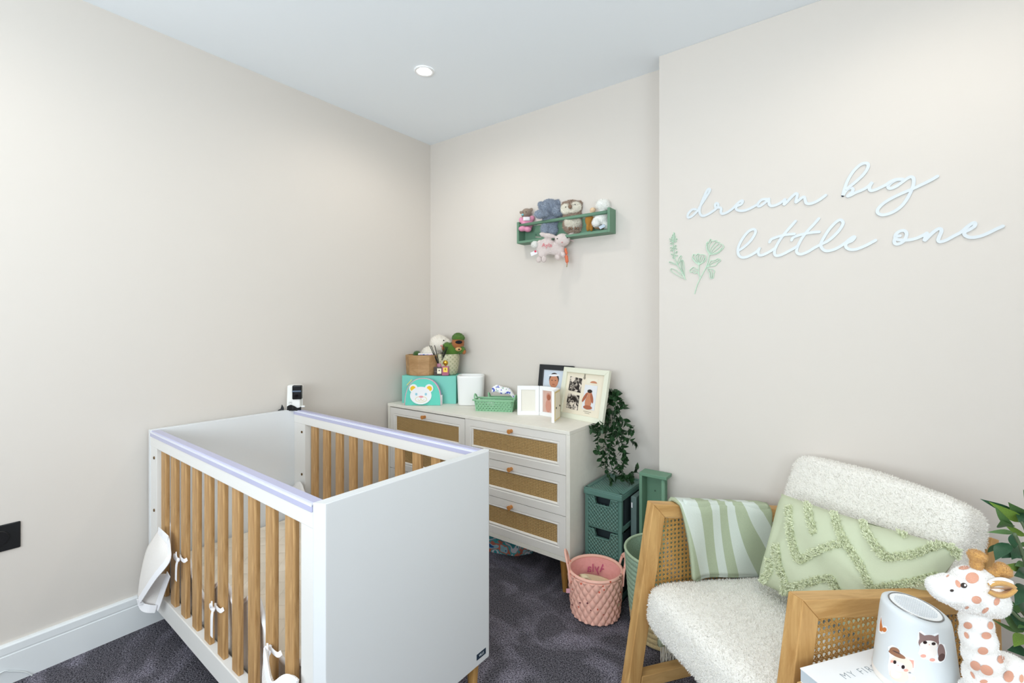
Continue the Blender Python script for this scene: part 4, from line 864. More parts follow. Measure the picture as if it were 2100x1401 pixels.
MB().ell(z(868, 850, -.03), (.005, .003, .0035), seg=8, rings=6).build('nose', nose_p, t, smooth=True)
text_mesh('Ayla', .030, z(630, 890, -.0185), ((1, 0, 0), (0, 0, 1), (0, -1, 0)), mat('pink_thread', (222, 120, 128), .7), 'embroidery', t, extrude=.0008, spacing=1.05)
co = mat('coral_fabric', (222, 118, 84), .85, bump=(90, .4, .003))
MB().tube(crom([z(935, 925, -.012), z(930, 960, -.012), z(945, 1020, -.01), z(940, 1055, -.01), z(950, 1120, -.01), z(955, 1190, -.01)], 5), [.004] * 3 + [.011] * 8 + [.005] * 4 + [.014] * 8 + [.004] * 3, 10, flat=.6).build('carrot_toy', co, t, smooth=True)
MB().tube([z(953, 1190, -.01), z(948, 1230, -.01)], [.003, .004], 8, flat=.5).build('carrot_top', mat('olive_fabric', (140, 120, 40), .8), t)
tg = MB().grid(lambda a, c: z(370 + 100 * a + 15 * c, 1000 - 40 * a + 55 * c, -.002 - .002 * math.sin(a * 3)), 4, 3).build('brand_tag', mat('tag_white', (240, 236, 238), .7), t, solid=.001)
MB().lathe([(.006, 0), (.006, .0012), (.001, .0012)], 16).build('tag_motif', mat('tag_red', (214, 70, 96), .7), tg, inv=Matrix.Translation(z(450, 980, -.004)) @ Matrix.Rotation(math.pi / 2, 4, 'X'))
rb = mat('pink_ribbon', (236, 190, 196), .6)
for a_, c_ in (((755, 805), (690, 850)), ((1000, 800), (1060, 830)), ((540, 760), (450, 758))): MB().bar(z(*a_, -.014), z(*c_, -.018), .005, .0012).build('ribbon_loop', rb, t)
# ================================================================ the corner by the chest
tg_m = mat('sage_plastic', (92, 128, 118), .38, bump=(40, .05, .001))
tx0, tx1, tyf, tyb, tz = 1.324, 1.504, -.278, -.03, .479
m, nt, b, tc = base_mat('woven_look_plastic', .4, .4)
sp = nt.nodes.new('ShaderNodeSeparateXYZ'); nt.links.new(tc.outputs['Object'], sp.inputs[0])
zz = math_n(nt, 'MULTIPLY', sp.outputs[2], 2 * math.pi / .018); row = math_n(nt, 'FLOOR', math_n(nt, 'MULTIPLY', sp.outputs[2], 1 / .009))
xx = math_n(nt, 'ADD', math_n(nt, 'MULTIPLY', math_n(nt, 'ADD', sp.outputs[0], sp.outputs[1]), 2 * math.pi / .017), math_n(nt, 'MULTIPLY', row, math.pi))
hgt = math_n(nt, 'MULTIPLY', math_n(nt, 'ABSOLUTE', math_n(nt, 'SINE', zz)), math_n(nt, 'SINE', xx))
b.inputs['Base Color'].default_value = lin((92, 128, 118)); add_bump(nt, b, hgt, 1.0, .003); weave_m = m
t = thing('drawer_tower', 'sage green plastic drawer tower in the corner by the chest', 'drawer tower', (0, 0, 0))
pf = .018
fr = MB()
for x in (tx0, tx1 - pf):
    for y in (tyf, tyb - pf): fr.box(x, x + pf, y, y + pf, 0, tz - .03)
dh = (tz - .03) / 3
for i in range(3):
    z = dh * i; fr.box(tx0, tx1, tyf + .004, tyb, z, z + .012); fr.box(tx0, tx0 + .006, tyf + pf, tyb - pf, z, z + .03); fr.box(tx1 - .006, tx1, tyf + pf, tyb - pf, z, z + .03)
fr.build('frame', tg_m, t, bevel=.002)
dk = mat('dark_inside', (44, 56, 60), .7)
MB().box(tx0 + .006, tx1 - .006, tyf + .05, tyb - .01, .01, tz - .03).build('dark_block', dk, t)  # solid dark block filling the inside of the tower behind the drawer fronts
lid = MB().box(tx0 - .004, tx1 + .004, tyf - .008, tyb + .004, tz - .032, tz - .004).build('lid', tg_m, t, bevel=.006, seg=3)
MB().box(tx0 + .018, tx1 - .018, tyf + .016, tyb - .016, tz - .005, tz - .003).build('lid_panel', weave_m, lid)
lr = MB()
for a in ((tx0 - .003, tx1 + .003, tyf - .007, tyf + .014), (tx0 - .003, tx1 + .003, tyb - .014, tyb + .003), (tx0 - .003, tx0 + .016, tyf, tyb), (tx1 - .016, tx1 + .003, tyf, tyb)): lr.box(*a, tz - .006, tz)
lr.build('lid_rim', tg_m, lid, bevel=.0025)
for i in range(3):
    z0 = dh * i + .014; z1 = dh * (i + 1) - .004; x0, x1 = tx0 + .016, tx1 - .016; xm_ = (x0 + x1) / 2; hw = .034; nt_ = .034
    d = bpy.data.objects.new('drawer', None); COL.objects.link(d); d.parent = t
    poly = [(x0, z0), (x1, z0), (x1, z1), (xm_ + hw + .008, z1), (xm_ + hw, z1 - nt_), (xm_ - hw, z1 - nt_), (xm_ - hw - .008, z1), (x0, z1)]
    MB().prism(poly, lambda a, c: Vector((a, tyf - .004, c)), lambda a, c: Vector((a, tyf + .012, c))).build('front', weave_m, d)
    MB().tube([(a, tyf - .005, c) for a, c in poly[2:] + poly[:1]], .0032, 6).build('front_rim', tg_m, d)
# grey-green storage panel behind
t = thing('folded_storage_box', 'folded grey-green fabric box standing beside the drawer tower', 'storage box', (0, 0, 0))
MB().box(1.513, 1.540, -.20, -.045, 0, .452).build('panel', mat('slate_green_fabric', (100, 120, 116), .8, bump=(200, .2, .001)), t, bevel=.004)
MB().box(1.5165, 1.5225, -.2012, -.2002, .402, .425).build('label_tag', mat('tag_white', (240, 236, 238), .7), t)
# second rail shelf standing on end
spice_shelf('standing_shelf', 'second sage green rail shelf standing upright on the floor by the breast wall', (1.556, -.207, .571), (0, math.radians(90), 0))
# trailing ivy: stems rise from behind the frames and fall to the tower
iv = thing('trailing_ivy', 'trailing dark green artificial ivy hanging beside the chest', 'ivy', (1.285, -.05, TZ + .001))
ivm = mat('ivy_leaf', (36, 66, 36), .4, var=(60, .35), spec=.4); ivs = mat('ivy_stem', (52, 78, 50), .7)
I0 = Vector((1.285, -.05, TZ + .001))
MB().lathe([(.012, 0), (.014, .01), (.010, .03)], 10).build('stem_base', ivs, iv)
paths = [[(1248, 830, -.05), (1256, 803, -.06), (1262, 830, -.10), (1258, 880, -.14), (1250, 930, -.16), (1262, 975, -.16), (1290, 985, -.15)],
         [(1248, 830, -.05), (1262, 812, -.07), (1270, 850, -.11), (1285, 868, -.12), (1297, 885, -.10)],
         [(1250, 840, -.05), (1262, 850, -.10), (1275, 890, -.14), (1300, 906, -.12)],
         [(1245, 840, -.06), (1240, 860, -.12), (1228, 890, -.20), (1226, 925, -.21)],
         [(1245, 840, -.06), (1232, 866, -.14), (1216, 880, -.20)],
         [(1250, 850, -.07), (1255, 900, -.14), (1242, 950, -.17), (1252, 985, -.18)],
         [(1255, 850, -.07), (1268, 910, -.14), (1285, 940, -.14)],
         [(1252, 900, -.12), (1266, 950, -.15), (1282, 975, -.15), (1305, 965, -.14)],
         [(1250, 860, -.09), (1240, 900, -.17), (1233, 950, -.2)],
         [(1258, 870, -.1), (1272, 900, -.14), (1280, 930, -.15), (1275, 960, -.15)],
         [(1248, 830, -.05), (1258, 805, -.06), (1272, 820, -.07), (1280, 835, -.07)]]
def leaf_mesh(L, W, curl=.25, seg=4):
    vs = []; fs = []
    for i in range(seg + 1):
        a = i / seg; w = W * math.sin(math.pi * min(1, a ** .8 * 1.0)) * (1 - .15 * a) + (0 if 0 < i < seg else .0004); x = L * a; zc = curl * L * a * (1 - a) - .12 * L * a * a
        vs += [(x, -w, zc + .25 * w), (x, 0, zc), (x, w, zc + .25 * w)]
    for i in range(seg):
        for j in (0, 1): k_ = i * 3 + j; fs.append((k_, k_ + 3, k_ + 4, k_ + 1))
    return MB().add(vs, fs)
leaf0 = None; n_leaf = 0
for pth in paths:
    pts = crom([on_y(u, v, y) for u, v, y in pth], 7)
    pts = [I0 + Vector((0, 0, .02))] + pts if pth[0][1] < 835 else pts
    MB().tube([p - I0 for p in pts], .0016, 5).build('stem', ivs, iv)
    for i in range(2, len(pts)):
        d = (pts[i] - pts[i - 1]).normalized()
        for s in (-1, 1):
            if random.random() < .18 : continue
            rot = d.to_track_quat('X', 'Z').to_matrix().to_4x4() @ Matrix.Rotation(random.uniform(0, 6.28), 4, 'X') @ Matrix.Rotation(random.uniform(.5, 1.3), 4, 'Y') @ Matrix.Rotation(random.uniform(-.6, .6), 4, 'X')
            mw_ = Matrix.Translation(pts[i] - I0 + Vector((random.uniform(-.006, .006), random.uniform(-.006, .004), 0))) @ rot @ Matrix.Scale(random.uniform(.8, 1.35), 4)
            if leaf0 is None:
                leaf0 = leaf_mesh(.030, .0105).build('leaf', ivm, iv, smooth=True); leaf0.matrix_local = mw_
            else:
                c = linked(leaf0, iv); c.matrix_local = mw_
            n_leaf += 1
# pink quilted basket
m, nt, b, tc = base_mat('pink_quilt', .85, .15)
vo = nt.nodes.new('ShaderNodeTexVoronoi'); vo.inputs['Scale'].default_value = 42; nt.links.new(tc.outputs['Object'], vo.inputs['Vector'])
sp = nt.nodes.new('ShaderNodeSeparateColor'); nt.links.new(vo.outputs['Color'], sp.inputs[0])
dot = math_n(nt, 'MULTIPLY', math_n(nt, 'LESS_THAN', vo.outputs['Distance'], .17), math_n(nt, 'GREATER_THAN', sp.outputs[0], .35))
dc = mix_col(nt, math_n(nt, 'GREATER_THAN', sp.outputs[1], .6), (214, 98, 76), (128, 74, 80))
nt.links.new(mix_col(nt, dot, (244, 190, 172), dc), b.inputs['Base Color']); add_bump(nt, b, noise_n(nt, tc, 130), .3, .002)
pink_m = m; pink_in = mat('pink_lining', (232, 164, 158), .9, bump=(40, .6, .006))
PB = Vector((1.440, -.404, 0)); PH = .188
t = thing('quilted_basket', 'pink quilted fabric basket on the carpet beside the chest', 'basket', PB, YAW)
def quilt(r, z, a, j):
    u = a * 11; v = z / .0265 * math.pi / 2 * 1.15
    q = abs(math.sin(u + v) * math.sin(u - v)) ** .45
    return r + (.009 * q if .004 < z < PH - .006 else 0), z
prof = [(.001, .002), (.088, .002), (.095, .006)] + [(.097 + .015 * (i / 96), .008 + (PH - .014) * i / 96) for i in range(97)]
MB().lathe(prof, 264, fn=quilt, caps=False).build('body', pink_m, t, smooth=True)
MB().lathe([(.110, PH - .002), (.106, PH - .02), (.098, .03), (.001, .028)], 48, caps=False, fn=lambda r, z, a, j: (r - .003 * abs(math.sin(a * 9 + z * 60)), z)).build('lining', pink_in, t, smooth=True)
MB().tube([(.1115 * math.cos(a), .1115 * math.sin(a), PH) for a in [2 * math.pi * i / 48 for i in range(48)]], .0068, 10, closed=True).build('rim_binding', pink_m, t, smooth=True)
for a, lo in ((math.radians(172), 1), (math.radians(-2), .9)):
    c, s = math.cos(a), math.sin(a); R_ = .113
    def hp(da, z, o=0): return Vector(((R_ + o) * math.cos(a + da), (R_ + o) * math.sin(a + da), z))
    MB().tube(crom([hp(-.42, PH - .045, .004), hp(-.36, PH, .006), hp(-.25, PH + .045 * lo, .012), hp(.0, PH + .062 * lo, .014), hp(.25, PH + .045 * lo, .012), hp(.36, PH, .006), hp(.42, PH - .045, .004)], 6), .011, 10, flat=.45).build('handle', pink_m, t, smooth=True)
MB().box(-.128, -.112, -.03, -.028, .10, .118).build('side_label', mat('label_pink', (226, 170, 180), .7), t)
text_mesh('Ayla', .048, (.022, .088, .142), ((-1, 0, 0), (0, .18, .98), (0, -.98, .18)), mat('plum_thread', (186, 84, 120), .8), 'embroidered_name', t, extrude=.0012, spacing=1.05)
t = thing('cream_cloth', 'cream folded cloth inside the pink quilted basket', 'cloth', PB + Vector((0, 0, .03)), YAW)
ccm = mat('cream_muslin', (232, 214, 178), .95, bump=(40, .4, .005))
def ccf(u, v):
    x = -.085 + .17 * u; y = -.07 + .14 * v; return Vector((x, y, .094 + .018 * math.sin(u * 4 + 1) + .020 * math.sin(v * 5 + u * 3) - .35 * max(0, (x * x + y * y) - .006) * 8 - .02 * u))
MB().grid(ccf, 18, 18).build('fold', ccm, t, smooth=True, solid=.012)
MB().grid(lambda u, v: ccf(.1 + .5 * u, .1 + .5 * v) + Vector((0, 0, .012 + .008 * math.sin(u * 6))), 12, 12).build('fold', ccm, t, smooth=True, solid=.008)
# green rope basket behind the armchair
t = thing('rope_basket', 'green rope basket with a natural base behind the armchair', 'basket', (1.722, -.352, 0), YAW)
def rope(r, z, a, j): return r + (.003 * abs(math.sin(z / .0105 * math.pi / 2 * 1)) if z > .004 else 0), z
def rprof(z0, z1, n): return [(.128 + .030 * (z / .33) ** .8, z) for z in [z0 + (z1 - z0) * i / n for i in range(n + 1)]]
rg = mat('rope_green', (148, 172, 148), .95, bump=(260, .8, .003), var=(160, .12)); rn = mat('rope_natural', (206, 184, 138), .95, bump=(260, .8, .003), var=(160, .1))
MB().lathe([(.001, .002), (.12, .002)] + rprof(.004, .098, 54), 64, fn=rope).build('natural_base', rn, t, smooth=True)
MB().lathe(rprof(.098, .325, 120), 64, fn=rope, caps=False).build('green_wall', rg, t, smooth=True)
MB().lathe([(.153, .322), (.146, .2), (.128, .02), (.001, .015)], 48, caps=False).build('inside', rg, t, smooth=True)
MB().tube([(.1565 * math.cos(a), .1565 * math.sin(a), .325) for a in [2 * math.pi * i / 48 for i in range(48)]], .0055, 8, closed=True).build('rim', mat('rope_rim', (172, 190, 160), .95, bump=(260, .8, .003)), t, smooth=True)
# ================================================================ the armchair
PHI = math.radians(16.5)
CHB = RT * math.cos(PHI) + FW * math.sin(PHI)          # towards the back of the chair
CHW = RT * -math.sin(PHI) + FW * math.cos(PHI)         # across the chair, away from the camera
P1 = on_z(1327, 1026, .617); P1.z = 0
AM = Matrix((CHB, CHW, UP)).transposed().to_4x4(); AM.translation = P1; AMI = AM.inverted()
chair_rz = math.atan2(CHB.y, CHB.x)
chair = thing('armchair', 'low oak armchair with cane sides and cream boucle cushions', 'armchair', P1, chair_rz)
ash_x = wood('teak_rail', (212, 170, 112), (182, 138, 82), 'x', 9, stretch=9); ash_z = wood('teak_post', (210, 167, 108), (180, 134, 78), 'z', 9, stretch=9)
SL = -.142; TT, MW = .04, .045
def zt(b_): return .617 + SL * b_
ARM_L = .66
cane_m = mat('cane_strip', (206, 158, 86), .5, var=(120, .18))
def side_frame(w_out, sgn):
    """trapezoid frame in the chair's side plane; w runs from w_out towards the inside by TT"""
    w0, w1 = (w_out - TT, w_out) if sgn > 0 else (w_out, w_out + TT)
    f0 = lambda a, z: Vector((a, w0, z)); f1 = lambda a, z: Vector((a, w1, z))
    m_ = MW
    MB().prism([(-.103, 0), (-.103 + .05, 0), (-.103 + .05 + .098, .617 - m_ - .004), (0, .617)], f0, f1).build('front_post', ash_z, chair, bevel=.0025)
    MB().prism([(0, .617), (.045, .617 - m_ - .004), (ARM_L - .045, zt(ARM_L) - m_), (ARM_L, zt(ARM_L))], f0, f1).build('arm_rail', ash_x, chair, bevel=.0025)
    MB().prism([(ARM_L, zt(ARM_L)), (ARM_L - .045, zt(ARM_L) - m_), (ARM_L - .02, 0), (ARM_L + .03, 0)], f0, f1).build('rear_post', ash_z, chair, bevel=.0025)
    MB().prism([(-.05, .0), (ARM_L - .02, 0), (ARM_L - .022, .04), (-.044, .04)], f0, f1).build('bottom_rail', ash_x, chair, bevel=.002)
    MB().prism([(-.012, .215), (ARM_L - .036, .175), (ARM_L - .037, .215), (-.006, .255)], f0, f1).build('seat_side_rail', ash_x, chair, bevel=.002)
    # woven cane panel: pairs of straight strands both ways plus diagonals, clipped to the opening
    wc = (w0 + w1) / 2; p = .0152; cn = MB()
    def left(z): return -.053 + (z / .568) * .098 + .0
    def right(z): return ARM_L - .045 + (.022 if z < .2 else 0)
    zlo, zhi = .235, lambda x: zt(x) - m_ + .001
    def clip(p0, p1, n=60):
        inside = []
        for i in range(n + 1):
            q = p0 + (p1 - p0) * (i / n)
            inside.append(left(q.y) - .004 <= q.x <= right(q.y) + .004 and zlo <= q.y <= zhi(q.x) + .004)
        idx = [i for i, s_ in enumerate(inside) if s_]
        return (p0 + (p1 - p0) * (idx[0] / n), p0 + (p1 - p0) * (idx[-1] / n)) if len(idx) > 1 else None
    def strand(p0, p1, wd, off):
        c = clip(Vector(p0), Vector(p1))
        if not c: return
        a, e = c; d = (e - a).normalized(); s_ = Vector((-d.y, d.x)) * wd / 2
        vs = [Vector((v.x, wc + off, v.y)) for v in (a - s_, e - s_, e + s_, a + s_)]; vs += [v + Vector((0, .0005, 0)) for v in vs]
        cn.add(vs, [(3, 2, 1, 0), (4, 5, 6, 7), (0, 1, 5, 4), (2, 3, 7, 6), (0, 3, 7, 4), (1, 2, 6, 5)])
    x0, x1, z0, z1 = -.06, ARM_L, .2, .62; g = .0024
    n = int((x1 - x0) / p)
    for i in range(n + 2):
        for s_ in (-.0019, .0019): strand((x0 + p * i + s_, z0), (x0 + p * i + s_, z1), .0021, .0)
    for i in range(int((z1 - z0) / p) + 2):
        for s_ in (-.0019, .0019): strand((x0, z0 + p * i + s_), (x1, z0 + p * i + s_), .0021, .0005)
    for i in range(-30, n + 30):
        strand((x0 + p * (i + .5), z0), (x0 + p * (i + .5) + (z1 - z0), z1), .0022, .0010); strand((x0 + p * (i + .5), z0), (x0 + p * (i + .5) - (z1 - z0), z1), .0022, -.0005)
    tag(cn.build('cane_panel', cane_m, chair), kind='stuff')
    bd_ = MB(); yy = w0 - .0015 if True else w1
    for a, c in (((left(.24) + .004, .24), (left(.568) + .004, zhi(.045) - .004)), ((left(.568) + .004, zhi(.045) - .004), (ARM_L - .05, zhi(ARM_L - .05) - .004))):
        bd_.bar((a[0], wc - .004, a[1]), (c[0], wc - .004, c[1]), .004, .005)
    bd_.build('cane_beading', mat('beading_pale', (226, 190, 140), .5), chair)
side_frame(0, 1); CWID = .6166; side_frame(-CWID, -1)
IN0, IN1 = -CWID + TT + .004, -TT - .004
MB().box(-.005, .03, IN0 - .003, IN1 + .003, .195, .235).build('front_seat_rail', ash_x, chair, bevel=.002)
MB().box(ARM_L - .03, ARM_L + .0, IN0 - .003, IN1 + .003, .14, .19).build('rear_seat_rail', ash_x, chair, bevel=.002)
bk_m = Matrix.Translation((.53, 0, .24)) @ Matrix.Rotation(math.radians(18), 4, 'Y')
MB().box(.05, .08, IN0, IN0 + .04, 0, .44, bk_m).box(.05, .08, IN1 - .04, IN1, 0, .44, bk_m).box(.05, .08, IN0 + .04, IN1 - .04, .40, .44, bk_m).box(.05, .08, IN0 + .04, IN1 - .04, .0, .04, bk_m).build('back_frame', ash_z, chair, bevel=.002)
bou = mat('boucle_cream', (246, 242, 234), .98, bump=(260, 1.0, .004), sheen=.3, var=(300, .04))
def cushion(name, L, W, H_, mtx, par, e1=.28, e2=.22, e3=.55):
    def fn(u, v):
        a = 2 * math.pi * u; b_ = math.pi * (v - .5)
        sg_ = lambda x, e: math.copysign(abs(x) ** e, x)
        p = Vector((L / 2 * sg_(math.cos(b_), e1) * sg_(math.cos(a), e2), W / 2 * sg_(math.cos(b_), e1) * sg_(math.sin(a), e2), H_ / 2 * sg_(math.sin(b_), e3)))
        bulge = 1 + .10 * math.cos(min(1, abs(p.x) / (L / 2)) * math.pi / 2) * math.cos(min(1, abs(p.y) / (W / 2)) * math.pi / 2)
        p.z *= bulge; return mtx @ p
    return MB().grid(fn, 96, 40, True).build(name, bou, par, smooth=True)
sm = Matrix.Translation((.262, (IN0 + IN1) / 2, .262)) @ Matrix.Rotation(math.radians(6.0), 4, 'Y')
seat_c = cushion('seat_cushion', .635, IN1 - IN0 + .012, .165, sm, chair)
fur(seat_c, 60000, .0065, bou, 'boucle_pile', width=.22, lean=.9)
bm = Matrix.Translation((.575, (IN0 + IN1) / 2 - .004, .515)) @ Matrix.Rotation(math.radians(21), 4, 'Y')
back_c = cushion('back_cushion', .135, IN1 - IN0 + .02, .455, bm, chair, .16, .35, .2)
fur(back_c, 45000, .0065, bou, 'boucle_pile', width=.22, lean=.9)
# ---- throw folded over the far arm
m, nt, b, tc = base_mat('throw_pattern', .95, .1)
mp = nt.nodes.new('ShaderNodeMapping'); mp.inputs['Scale'].default_value = (1, .6, .55); mp.inputs['Rotation'].default_value = (0, .45, 0); nt.links.new(tc.outputs['Object'], mp.inputs[0])
wv = nt.nodes.new('ShaderNodeTexWave'); wv.inputs['Scale'].default_value = 3.7; wv.inputs['Distortion'].default_value = 5.5; wv.inputs['Detail'].default_value = 0; wv.inputs['Detail Scale'].default_value = 1.1; wv.inputs['Phase Offset'].default_value = 2.2
nt.links.new(mp.outputs[0], wv.inputs[0])
fc = math_n(nt, 'GREATER_THAN', wv.outputs['Fac'], .52)
cA = mix_col(nt, noise_n(nt, tc, 420, 2), (166, 178, 150), (188, 197, 170)); cB = mix_col(nt, noise_n(nt, tc, 420, 2), (206, 215, 206), (220, 226, 219))
nt.links.new(mix_col(nt, fc, cA, cB), b.inputs['Base Color']); add_bump(nt, b, noise_n(nt, tc, 320, 2), .5, .002); throw_m = m
throw = thing('throw_blanket', 'sage and pale green patterned throw folded over the chair arm', 'throw', P1, chair_rz)
bA, bB = .098, .482
def throw_fn(u, v):
    """v: 0 = hem outside the arm, 1 = hem inside the seat; u runs along the arm"""
    b_ = bA + (bB - bA) * u; top = zt(b_) + .010
    so, si = .515, .245; arc = .052; tot = so + arc + si; s = v * tot
    if s < so: w, z = .013, top - .008 - (so - s); b_ -= .045 * (1 - s / so)
    elif s < so + arc:
        a = (s - so) / arc; w = .013 - (TT + .026) * a; z = top - .008 + .008 * math.sin(a * math.pi) ** .5
    else:
        d = (s - so - arc); w = -TT - .013 - .012 * math.sin(min(1, d / si) * 2) - .006 * math.sin(u * 9 + d * 14); z = top - .008 - d * (1 - .06 * math.sin(u * 3.1)) 
        b_ += .03 * (d / si) * (1 - u) - .006 * (d / si) * u
        w -= (.016 * (d / si)) * math.exp(-(u / .12) ** 2)
    return Vector((b_, w, z))
MB().grid(throw_fn, 40, 60).build('blanket', throw_m, throw, smooth=True, solid=.012)
MB().grid(lambda u, v: throw_fn(u * .94 + .03, .69 + .30 * v) + Vector((.006, .006 - .004 * v, .012 - .03 * v)), 30, 30).build('inner_fold', throw_m, throw, smooth=True, solid=.008)
frg = MB(); frm = mat('fringe_yarn', (206, 202, 190), .9)
for i in range(110):
    u = random.random(); p = throw_fn(u, 0); q = p + Vector((random.uniform(-.006, .006), random.uniform(-.008, .006), -.04)); e = q + Vector((random.uniform(-.014, .022), random.uniform(-.008, .008), -random.uniform(.03, .06))); q.z = max(q.z, .03); e.z = max(e.z, .004)
    frg.tube([p, q, e], .0017, 5)
tag(frg.build('fringe', frm, throw), kind='stuff')
# ---- tufted cushion
m, nt, b, tc = base_mat('sage_cotton', .95, .1)
nt.links.new(mix_col(nt, noise_n(nt, tc, 5, 3), (188, 196, 166), (204, 210, 184)), b.inputs['Base Color']); add_bump(nt, b, noise_n(nt, tc, 300, 2), .25, .001); sage_m = m
def ch(b_, w_, z): return AM @ Vector((b_, w_, z))
# corners of the leaning cushion in chair space
c_bl = Vector((.318, -.165, .37)); c_br = Vector((.350, -.572, .385)); c_tl = Vector((.425, -.155, .650)); c_tr = Vector((.505, -.625, .665))
ax = ((c_br - c_bl) + (c_tr - c_tl)).normalized(); az = ((c_tl - c_bl) + (c_tr - c_br)).normalized(); an_ = ax.cross(az).normalized()
if an_.x > 0: an_ = -an_
def pillow_fn(side):
    def fn(u, v):
        pu, pv = u * 2 - 1, v * 2 - 1
        ins = .05
        p = (c_bl * (1 - u) + c_br * u) * (1 - v) + (c_tl * (1 - u) + c_tr * u) * v
        ctr_ = (c_bl + c_br + c_tl + c_tr) / 4
        k_ = 1 - ins * ((1 - pu * pu) * abs(pv) ** 3 + (1 - pv * pv) * abs(pu) ** 3)
        p = ctr_ + (p - ctr_) * k_
        th = .075 * (max(0, 1 - pu ** 4) * max(0, 1 - pv ** 4)) ** .5
        wr = -.010 * math.exp(-((pu * .7 + pv - .15) / .06) ** 2) * (1 - pu * pu) * max(0, pu) - .008 * math.exp(-((pu + .75) / .07) ** 2) * (1 - pv * pv) + .006 * math.sin(pu * 5 + pv * 7) * (1 - pu * pu) * (1 - pv * pv) - .014 * math.exp(-((pu - .45 + pv * .3) / .12) ** 2) * (1 - pu * pu) * max(0, pv) 
        return p + an_ * (side * th + (wr if side > 0 else 0))
    return fn
pil = thing('tufted_cushion', 'sage green cushion with tufted zigzag stripes on the armchair', 'cushion', P1, chair_rz)
pb = MB().grid(pillow_fn(1), 44, 44); pb.grid(lambda u, v: pillow_fn(-1)(1 - u, v), 44, 44)
pil_o = pb.build('cover', sage_m, pil, smooth=True)
bpy.context.view_layer.update()
bvh = BVHTree.FromPolygons([AM @ Vector(v.co) for v in pil_o.data.vertices], [tuple(p.vertices) for p in pil_o.data.polygons])
tuft_m = mat('tuft_yarn', (226, 231, 200), .95)
stripes = [[(425, 315), (450, 470), (485, 620)], [(290, 410), (302, 560), (325, 710), (372, 825), (440, 790), (560, 732), (715, 690)],
           [(620, 365), (650, 505), (700, 640), (760, 740), (850, 885), (932, 1058)], [(935, 1060), (1040, 1030), (1240, 985), (1430, 932)], [(620, 375), (680, 405), (735, 398)],
           [(838, 450), (880, 580), (945, 690), (1015, 775), (1060, 800), (1240, 782), (1380, 730), (1500, 690)], [(1100, 500), (1140, 580), (1190, 640)],
           [(1440, 590), (1500, 690), (1590, 785), (1655, 850)], [(192, 705), (215, 860), (268, 1030), (205, 1105)], [(268, 1035), (440, 1000), (600, 962), (645, 1020), (695, 1095)], [(142, 810), (140, 920), (85, 985)]]
for st_ in stripes:
    tf = MB(); pp_ = crom([Vector((x, y, 0)) for x, y in st_], 14)
    L_ = sum((pp_[i + 1] - pp_[i]).length for i in range(len(pp_) - 1)); cnt = int(L_ * 2.6)
    for i in range(cnt):
        s = random.random() * (len(pp_) - 1.001); i0 = int(s); q = pp_[i0].lerp(pp_[i0 + 1], s - i0); off = random.uniform(-27, 27)
        d = (pp_[i0 + 1] - pp_[i0]).normalized(); q = q + Vector((-d.y, d.x, 0)) * off
        hit = bvh.ray_cast(CAM, ray(1540 + q.x / 3.75, 930 + q.y / 3.75).normalized())
        if hit[0] is None: continue
        h, nn_ = hit[0], hit[1]
        hl, nl = AMI @ h, (AMI.to_3x3() @ nn_)
        rd = Vector((random.gauss(0, 1), random.gauss(0, 1), random.gauss(0, 1))).normalized(); sd = nl.cross(rd).normalized(); tip = hl + nl * random.uniform(.004, .009) + sd * random.uniform(-.007, .007); s2 = nl.cross(sd) * .0016
        tf.add([hl - s2, hl + s2, tip + s2 * .7 + nl * .001, tip - s2 * .7], [(0, 1, 2, 3)])
    if tf.f: tag(tf.build('tufted_stripe', tuft_m, pil), kind='stuff')
# ================================================================ side table, book, lamp, giraffe, plant
TBZ = .470
oak_t = wood('table_oak', (222, 184, 130), (196, 152, 96), 'x', 8, stretch=8)
t = thing('side_table', 'small pale oak side table beside the armchair', 'side table', AM @ Vector((-.052, -1.06, 0)), chair_rz)
MB().box(0, .352, 0, .415, TBZ - .03, TBZ).build('table_top', oak_t, t, bevel=.003)
for x in (.02, .292):
    for y in (.02, .355): MB().box(x, x + .04, y, y + .04, 0, TBZ - .03).build('leg', oak_t, t, bevel=.003)
MB().box(.03, .322, .03, .045, TBZ - .09, TBZ - .03).box(.03, .322, .37, .385, TBZ - .09, TBZ - .03).build('apron', oak_t, t)
BT = TBZ + .030
bk0 = on_z(1642, 1370, BT); bkl = AMI @ bk0
t = thing('baby_book', 'white baby record book with orange lettering under the lamp', 'book', Vector((bk0.x, bk0.y, TBZ + .0005)), chair_rz)
bw2, bd2 = .235, .245
MB().box(0, bw2, -bd2, 0, 0, .003).build('back_cover', mat('book_white', (242, 244, 246), .4), t); MB().box(.002, bw2 - .004, -bd2 + .004, -.003, .003, .0265).build('pages', mat('page_edge', (214, 222, 228), .8, bump=(300, .3, .001)), t)
cv = MB().box(-.001, bw2, -bd2, .001, .0265, .0295).build('front_cover', mat('book_white', (242, 244, 246), .4), t, bevel=.0008)
MB().box(0, .003, -bd2, 0, .002, .0275).build('spine', mat('spine_grey', (200, 210, 216), .5), t)
# lettering reads along the far edge of the cover
tx = mat('thin_grey_print', (132, 142, 148), .6); orn = mat('orange_print', (240, 164, 40), .5)
text_mesh('MY FIRST', .023, (.116, -.045, .0298), ((1, 0, 0), (0, 1, 0), (0, 0, 1)), tx, 'title_lettering', cv, extrude=.0002, spacing=1.25, thin=-.0006)
text_mesh('1000 DAYS', .034, (.128, -.092, .0298), ((1, 0, 0), (0, 1, 0), (0, 0, 1)), orn, 'title_lettering', cv, extrude=.0002)
